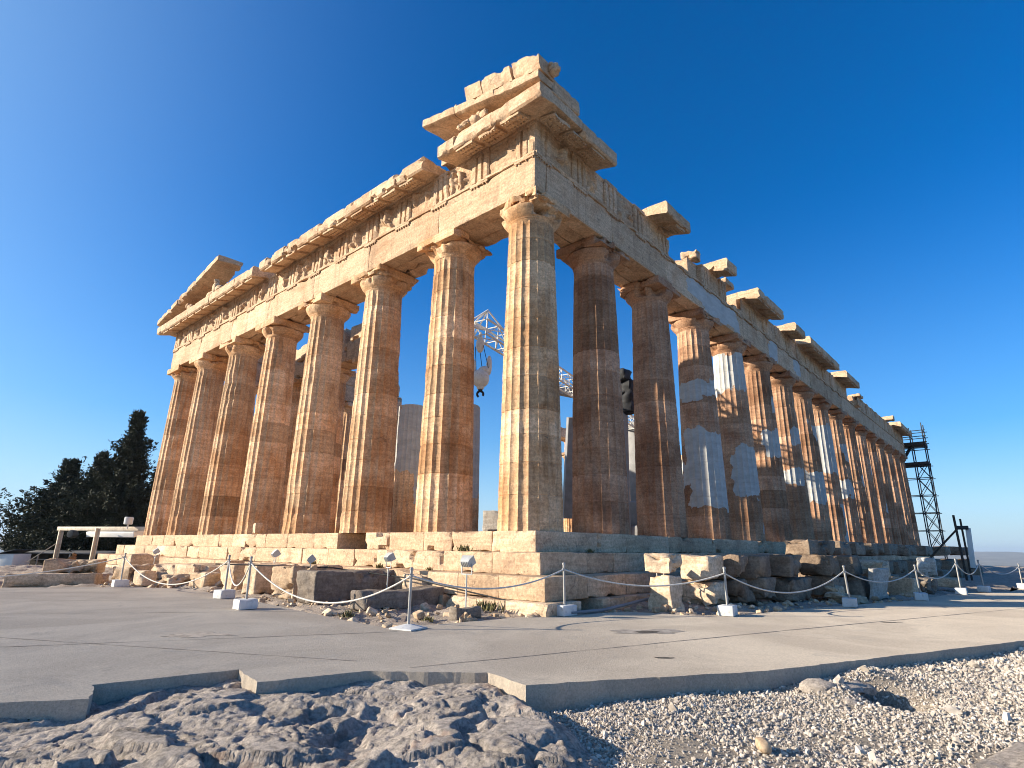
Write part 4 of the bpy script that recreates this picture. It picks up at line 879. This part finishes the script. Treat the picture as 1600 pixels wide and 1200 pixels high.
for z in (9.6, 11.9): blk(MB(), (0, .1, z+.1), (2.2, 3.0, .32), cell=9, r=.02, rough=0).build('platform', PLANK, t)
mb = MB(); beam(mb, (0, 1.4, 9.9), (0, .2, 11.8), .3); mb.build('strut', DARKS, t)

# sign posts
t = thing('sign_post', 'twin poles with a tall narrow white panel and a slanting prop', 'sign', (29.2, -6.65, -1.5))
tube(MB(), [(-.1, .1, -.5), (-.25, .15, 3.1)], .06, 8).build('pole', PLANK, t); tube(MB(), [(.15, -.1, -.5), (.05, -.1, 2.9)], .05, 8).build('pole', PLANK, t)
tube(MB(), [(-.2, 1.8, .55), (-.15, .1, 2.35)], .05, 8).build('prop', PLANK, t)
mb = MB(); box(mb, (.0, -.32, 1.35), (.06, .24, 2.1), rx=.05, r=.01); mb.build('panel', WHITE, t)
mb = MB(); box(mb, (-.02, -.1, 2.42), (.3, .6, .2), r=.02); mb.build('clamp', DARKS, t)

# low wall of rough stones at the far end of the barrier
mb = MB()
for k in range(26):
    for c in range(2): blk(mb, (-1+k*1.25+.3*c, rs.uniform(-.1, .1), -.25+c*.5), (1.22, .8, .48), rs.gauss(0, .1), cell=.25, r=.08, rough=.04, chip=.4, wob=.06, seed=1400+k*2+c)
tag(mb.build('stone_wall', MGRY, None, (21, -9.9, -1.6), -.20), 'low rough stone wall trailing off behind the last stanchions', 'wall')

# ------------------------------------------------------------------ crane inside the temple
t = thing('lattice_crane', 'cream lattice boom crane standing inside the ruined temple', 'crane', (28, 12.7, 0))
O = np.array([28, 12.7, 0])
tip = np.array([7.9, 10.1, 10.55])-O; root = np.array([29.5, 12.95, 8.9])-O; d = root-tip; L = np.linalg.norm(d); d /= L; sdv = np.cross(d, (0, 0, 1)); sdv /= np.linalg.norm(sdv); upv = np.cross(sdv, d); hw = .42
mb = MB(); cor = [sdv*a*hw+upv*b*hw for a in (-1, 1) for b in (-1, 1)]
for c in cor: tube(mb, [tip+c, root+c], .06, 6)
nb = 22
for k in range(nb):
    p0 = tip+d*L*k/nb; p1 = tip+d*L*(k+1)/nb
    for (a, b) in ((0, 1), (1, 3), (3, 2), (2, 0)):
        A, B = (a, b) if k % 2 else (b, a); tube(mb, [p0+cor[A], p1+cor[B]], .032, 5); tube(mb, [p0+cor[a], p0+cor[b]], .03, 5)
mb.build('boom', CREAM, t)
mb = MB(); pk = tip+d*.5+upv*1.25
for c in cor: tube(mb, [pk, tip+c-d*.0], .045, 5)
tube(mb, [pk, tip-d*1.0-upv*.1], .05, 5); tube(mb, [pk, tip+d*3.0+upv*hw], .05, 5); beam(mb, tip-d*1.2-upv*.3, tip+d*.4+upv*.1, .16); mb.build('boom_head', CREAM, t)
def pulley(c, L_, w, ang):
    mb_ = MB(); V, F = stone((w, .22, L_), .12, min(w, .22)*.45, 0); mb_.add(eul(V, 0, ang, .5)+c, F); return mb_
hb = np.array([8.41, 10.5, 8.0])-O
lump(MB(), [(tip+np.array([.2, .2, -.85]), (.22, .22, .42)), (tip+np.array([.2, .2, -.5]), (.12, .12, .4))], 33, 10, .0).build('pulley_block', CREAM, t)
mb = lump(MB(), [(hb, (.46, .46, .50)), (hb+np.array([.30, -.30, .72]), (.15, .15, .55)), (hb+np.array([-.28, .28, .62]), (.14, .14, .45)), (hb+np.array([.12, -.12, .42]), (.3, .3, .25)), (hb+np.array([0, 0, -.45]), (.2, .2, .2))], 31, 10, .0)
mb.build('hook_block', CREAM, t)
mb = MB(); th = np.linspace(-.5, 4.2, 16); tube(mb, [(hb[0]+.16*math.cos(a)*.7, hb[1]-.16*math.cos(a)*.7, hb[2]-.85+.16*math.sin(a)) for a in th], .06, 7); lump(mb, [(hb+np.array([0, 0, -.55]), (.13, .13, .18))], 3, 8, 0); mb.build('hook', BLACK, t)
for k in range(3): tube(MB(), [tip+np.array([.15, .15, -.9])+sdv*(.25*k-.3), hb+np.array([.05, -.05, .5])+sdv*(.4*k-.4)], .018, 5).build('hoist_cable', BLACK, t)
mb = MB(); beam(mb, np.array([20.0, 13.0, 8.3])-O, np.array([21.2, 14.4, 1.6])-O, .62); mb.build('support_strut', GREYP, t)
mb = MB(); beam(mb, np.array([18.4, 13.6, 10.1])-O, np.array([20.6, 12.6, 9.95])-O, .5, .55); mb.build('cross_beam', GREYP, t)
mb = MB()
for k, (x, y, z, a, b, c) in enumerate(((24.9, 11.8, 12.2, 1.3, 1.2, .9), (25.3, 11.7, 11.3, 1.1, 1.3, 1.0), (25.5, 11.7, 10.2, 1.2, 1.1, 1.9))): blk(mb, np.array((x, y, z))-O, (a, b, c), cell=.2, r=.3, rough=.12, chip=.3, wob=.2, seed=1500+k)
mb.build('counterweight', BLACK, t)
mb = MB(); beam(mb, np.array([25.6, 12.4, 0])-O, np.array([25.3, 12.0, 11.6])-O, .55); beam(mb, np.array([28, 12.7, 0])-O, np.array([28, 12.7, 9.2])-O, .8); mb.build('mast', GREYP, t)
mb = MB(); blk(mb, (0, 0, .6), (4.5, 3.2, 1.2), cell=9, r=.1, rough=0); blk(mb, (.2, 0, 2.1), (3.4, 2.4, 1.8), cell=9, r=.15, rough=0); mb.build('machine_base', GREYP, t)
# site things between the corner columns
t = thing('site_cabin', 'dark metal machinery box with a pale top seen between the front columns', 'site machinery', (12.0, 9.4, 0), .6)
mb = MB(); blk(mb, (0, 0, 1.35), (2.4, 1.6, 1.3), cell=9, r=.04, rough=0); mb.build('body', SHEDW, t)
mb = MB(); blk(mb, (0, 0, 2.04), (2.5, 1.7, .1), cell=.4, r=.03, rough=.03, seed=2); mb.build('roof', WHITE, t)
mb = MB(); blk(mb, (-.9, -.3, .6), (.5, .6, .9), cell=9, r=.1, rough=0, tilt=(0, .2)); mb.build('chute', BLACK, t)
for x in (-.9, .9):
    for y in (-.6, .6): tube(MB(), [(x, y, 0), (x, y, .75)], .05, 6).build('leg', DARKS, t)
fallen('white marble block lying between the second column and the machinery', (3.9, 5.05, .42), (.75, .7, .82), MNEW, .4, 'white blocks inside the front columns', 1520, chip=.08, r=.02)
fallen('white marble block lying between the machinery and the corner column', (4.5, 4.1, .38), (1.1, .7, .72), MNEW, .4, 'white blocks inside the front columns', 1521, chip=.08, r=.02)
fallen('low dark slab under the white blocks at the corner column', (2.6, 3.3, .07), (.9, 1.1, .12), MGRY, .4, None, 1522, chip=.08, r=.02)
fallen('pale sunlit rubble boulder between the second and third front columns', (2.8, 6.75, .25), (.6, .8, .5), MBLK, .4, None, 1523, chip=.8, rough=.06, wob=.12, name='boulder', cat='boulder')
fallen('pale stone beside the foot of the fifth front column', (.35, 16.35, .25), (.3, .35, .5), MBLK, 0, None, 1524, chip=.1, r=.02)
# rubble wall remains inside
t = thing('portal_hoist', 'cream steel hoist frame with blue cables deep inside the temple', 'hoist', (34, 10, 0))
for (x, y) in ((-1.5, -1.5), (1.5, -1.5), (-1.5, 1.5), (1.5, 1.5)): tube(MB(), [(x, y, 0), (x*.6, y*.6, 9)], .09, 6).build('leg', CREAM, t)
mb = MB()
for z in (3, 6, 9):
    s = 1.5*(1-.4*z/9)
    for a, b in (((-s, -s), (s, -s)), ((s, -s), (s, s)), ((s, s), (-s, s)), ((-s, s), (-s, -s))): tube(mb, [(*a, z), (*b, z)], .07, 6); tube(mb, [(*a, z), (b[0]*1.1, b[1]*1.1, z-3)], .05, 5)
mb.build('brace', CREAM, t)

# ------------------------------------------------------------------ gantry, shed and generator beyond the south-east corner
t = thing('site_gantry', 'beige steel gantry of two posts and a beam with a white canopy', 'gantry', (-.55, 36.9, -1.95), 0)
def gpost(mb, x, y, z0, z1):
    for dx in (-.10, .10): beam(mb, (x+dx, y, z0), (x+dx, y, z1), .07, .2)
    beam(mb, (x, y, z0), (x, y, z1), .16, .06)
mb = MB(); gpost(mb, -1.05, 4.4, -.1, 2.32); mb.build('post', BEIGE, t)
mb = MB(); gpost(mb, 0, 0, -.1, 2.42); mb.build('post', BEIGE, t)
mb = MB(); beam(mb, (-1.15, 4.8, 2.42), (2.0, -2.9, 2.42), .22, .26); mb.build('beam', BEIGE, t)
mb = MB(); beam(mb, (-2.4, 5.2, .2), (-1.1, 4.4, 1.5), .05); mb.build('brace', BEIGE, t)
mb = MB(); blk(mb, (1.1, .1, 2.14), (4.4, .9, .36), cell=9, r=.04, rough=0, rz=-1.18, tilt=(.25, 0)); mb.build('canopy', WHITE, t)
mb = MB(); lathe(mb, [(.05, -.27), (.22, -.26), (.26, -.2), (.26, .2), (.22, .26), (.05, .27)], 20); V = eul(np.concatenate(mb.V), 0, R(90), R(40))+np.array([-.75, 2.6, 2.05]); MB().add(V, mb.F).build('winch_drum', DARKS, t)
mb = MB(); tube(mb, [(1.15, -1.9, 2.4), (1.15, -1.9, 2.75)], .05, 8); lathe(mb, [(.22, 2.68), (.26, 2.72), (.26, 3.12), (.22, 3.16)], 20, (1.15, -1.9, 0)); mb.build('lamp_can', LAMPL, t)
t = thing('site_shed', 'dark open-fronted shed with a sloping roof below the conifers', 'shed', (-.2, 46.6, -2.3), R(-49))
mb = MB(); blk(mb, (0, 1.2, .5), (7.0, 2.2, 1.0), cell=9, r=.02, rough=0); mb.build('wall', SHEDW, t)
mb = MB(); blk(mb, (0, .8, 1.12), (7.4, 3.2, .10), cell=9, r=.03, rough=0, tilt=(.05, 0)); mb.build('roof', simple('grey_sheet_roof', (.16, .15, .14), .7), t)
for x in (-3.5, -1.2, 1.2, 3.5): mb = MB(); beam(mb, (x, -.7, 0), (x, -.7, 1.05), .08); mb.build('post', BEIGE, t)
mb = MB(); beam(mb, (-3.5, -.7, .6), (3.5, -.7, .6), .05); mb.build('rail', BEIGE, t)
t = thing('site_container', 'white metal container with a lean-to roof at the outer end of the shed', 'container', (-3.0, 47.2, -2.3), R(-49))
mb = MB(); blk(mb, (0, 0, .5), (1.5, 1.6, 1.0), cell=9, r=.03, rough=0); mb.build('body', WHITE, t)
mb = MB(); blk(mb, (0, 0, 1.10), (1.8, 1.9, .06), cell=9, r=.02, rough=0, tilt=(0, -.22)); mb.build('roof', DARKS, t)
o = lump(MB(), [((0, 0, .35), (.25, .2, .2)), ((.1, .1, .6), (.14, .14, .14)), ((-.2, 0, .2), .14)], 55, 10).build('rusty_winch', RUST, None, (-.8, 40.6, -1.9)); tag(o, 'small rusty orange winch standing below the gantry beam', 'winch')

# ------------------------------------------------------------------ conifers
def conifer(label, loc, H, rad, seed, lean=(0, 0), n=1500, bare=.06, group='dark conifers behind the shed'):
    t = thing('conifer_tree', label, 'tree', loc, 0, group); rg = np.random.default_rng(seed)
    zz = np.linspace(0, 1, 10); ax = lambda u: np.stack([lean[0]*u**1.5, lean[1]*u**1.5, H*u], -1)
    tm = MB(); tube(tm, ax(zz), .32*(1-zz)**.8*H/14+.03, 9)
    leaves = []; 
    for k in range(n):
        u = bare+(1-bare)*rg.random()**1.05; az = rg.uniform(0, 2*PI); lob = .62+.38*vn(np.array([[math.cos(az)*1.6+seed, math.sin(az)*1.6, u*5.]]), seed)[0]*1.2
        prof = (1-u)**1.02*(.75+.25*min(1, u/.10)); prof *= .72+.42*abs(math.sin(u*17+seed+.6*math.sin(az*2))); Lb = rad*prof*lob*rg.choice([rg.uniform(.4, .9), rg.uniform(.85, 1.3)], p=[.8, .2])+.3
        o = ax(np.array(u)); dirv = np.array([math.cos(az), math.sin(az), rg.uniform(-.05, .34)+(2.2*(u-.86)/.14 if u > .86 else 0)]); m_ = 12; s = np.linspace(0, 1, m_)
        P = o+dirv*Lb*s[:, None]; P[:, 2] += -.10*Lb*np.sin(s*PI)+.12*Lb*s**3
        if k % 6 == 0 and Lb > 1: tube(tm, P[::3], np.linspace(.05, .012, len(P[::3])), 5, False)
        nl = int(14+Lb*20); ti = rg.random(nl)**.7; c = o+dirv*Lb*ti[:, None]; c[:, 2] += -.10*Lb*np.sin(ti*PI)+.12*Lb*ti**3
        w = .10+.26*(1-ti)*min(1, Lb/3); c = c+rg.standard_normal((nl, 3))*w[:, None]*np.array([1, 1, .5]); ld = dirv+.75*rg.standard_normal((nl, 3)); ld /= np.linalg.norm(ld, axis=1, keepdims=True)
        sd_ = np.cross(ld, rg.standard_normal((nl, 3))); sd_ /= np.linalg.norm(sd_, axis=1, keepdims=True); ll = rg.uniform(.12, .34, nl)[:, None]; ww = ll*.24
        leaves.append(np.stack([c-ld*ll*.5, c+sd_*ww, c+ld*ll*.6, c-sd_*ww], 1))
    A = np.concatenate(leaves); n_ = len(A); MB().add(A.reshape(-1, 3), np.arange(n_*4).reshape(-1, 4)).build('crown', FOL, t, smooth=False); tm.build('trunk', BARK, t)
conifer('tallest dark conifer, its pointed top beside the end column', (4.1, 50.0, -2.0), 12.5, 7.4, 1, n=1250)
conifer('shorter dark conifer spreading toward the hazy horizon', (.6, 54.0, -2.0), 8.0, 8.2, 2, n=950)
conifer('dark conifer mostly hidden behind the end column', (7.4, 51.5, -2.0), 9.6, 5.0, 3, n=480)
conifer('low dark conifer filling the gap at the foot of the tall one', (2.2, 51.0, -2.0), 8.6, 7.0, 4, n=800)

# weeds growing on the steps
def weed(label, loc, s, seed, green=True):
    rg = np.random.default_rng(seed); Q = []
    for k in range(60):
        az = rg.uniform(0, 2*PI); d_ = np.array([math.cos(az)*rg.uniform(.1, .8), math.sin(az)*rg.uniform(.1, .8), 1]); d_ /= np.linalg.norm(d_); b = rg.standard_normal(3)*np.array([.06, .1, 0])*s/.2; L_ = s*rg.uniform(.4, 1.1); sd_ = np.cross(d_, rg.standard_normal(3)); sd_ *= .02*s/.2/np.linalg.norm(sd_)
        Q.append(np.stack([b-sd_*.6, b+sd_*.6, b+d_*L_*.6+sd_, b+d_*L_]))
    A = np.array(Q); o = MB().add(A.reshape(-1, 3), np.arange(len(A)*4).reshape(-1, 4)).build('weed_tuft', WEED, None, loc, 0, smooth=False); tag(o, label, 'weed', 'weeds on the temple steps')
for i, (lab, loc, s) in enumerate([('dry weed tuft on the top front step near the corner', (-.35, 2.3, -.55), .22), ('weed tuft on the middle front step below a crack', (-1.05, 5.2, -1.07), .16), ('weed tuft at the foot of the corner foundation', (-1.95, -.2, -1.85), .3), ('small weed on the middle step just before the corner', (-1.05, 2.9, -1.07), .12),
  ('weed tuft on the shaded side of the top step', (2.0, -.35, -.55), .14), ('weed tuft on the rubble beside the low grey beam', (-4.5, 1.5, -1.9), .16), ('weed tuft by the footing stone of the front floodlight', (-3.7, -.2, -1.92), .14), ('weed in the step joint above the long grey block', (-1.0, 9.0, -1.07), .16)]): weed(lab, loc, s, 70+i)

# pale town houses on the plain far below: too many and too small to count
def city():
    mb = MB()
    for k in range(900):
        a = rs.uniform(R(60), R(150)); r_ = rs.uniform(1400, 6000); w = rs.uniform(12, 30); h = rs.uniform(8, 22)
        box(mb, (25+r_*math.cos(a), 8+r_*math.sin(a), -77+h/2), (w, rs.uniform(12, 30), h+8), rz=rs.uniform(0, 1.5), r=.2, tone=rs.gauss(0, .1))
    return mb.build('distant_city', simple('pale_town_walls', (.5, .47, .43), .9, 0, .2, .05), smooth=False)
kind(city(), 'stuff')

# air: thin haze that fades the plain and the hills
AIR = bpy.data.materials.new('thin_air'); AIR.use_nodes = True; ta = AIR.node_tree; ta.nodes.remove(ta.nodes['Principled BSDF'])
pvn = ta.nodes.new('ShaderNodeVolumePrincipled'); pvn.inputs['Color'].default_value = (.72, .84, 1, 1); pvn.inputs['Density'].default_value = 8e-5; pvn.inputs['Anisotropy'].default_value = .2
ta.links.new(pvn.outputs[0], ta.nodes['Material Output'].inputs['Volume'])
hz = MB(); V = np.array([(x, y, z) for x in (-15000, 15100) for y in (-15000, 15100) for z in (-120., 95.)])
hz.add(V, np.array([(0, 1, 3, 2), (4, 6, 7, 5), (0, 4, 5, 1), (2, 3, 7, 6), (0, 2, 6, 4), (1, 5, 7, 3)]))
kind(hz.build('haze', AIR, smooth=False), 'stuff')
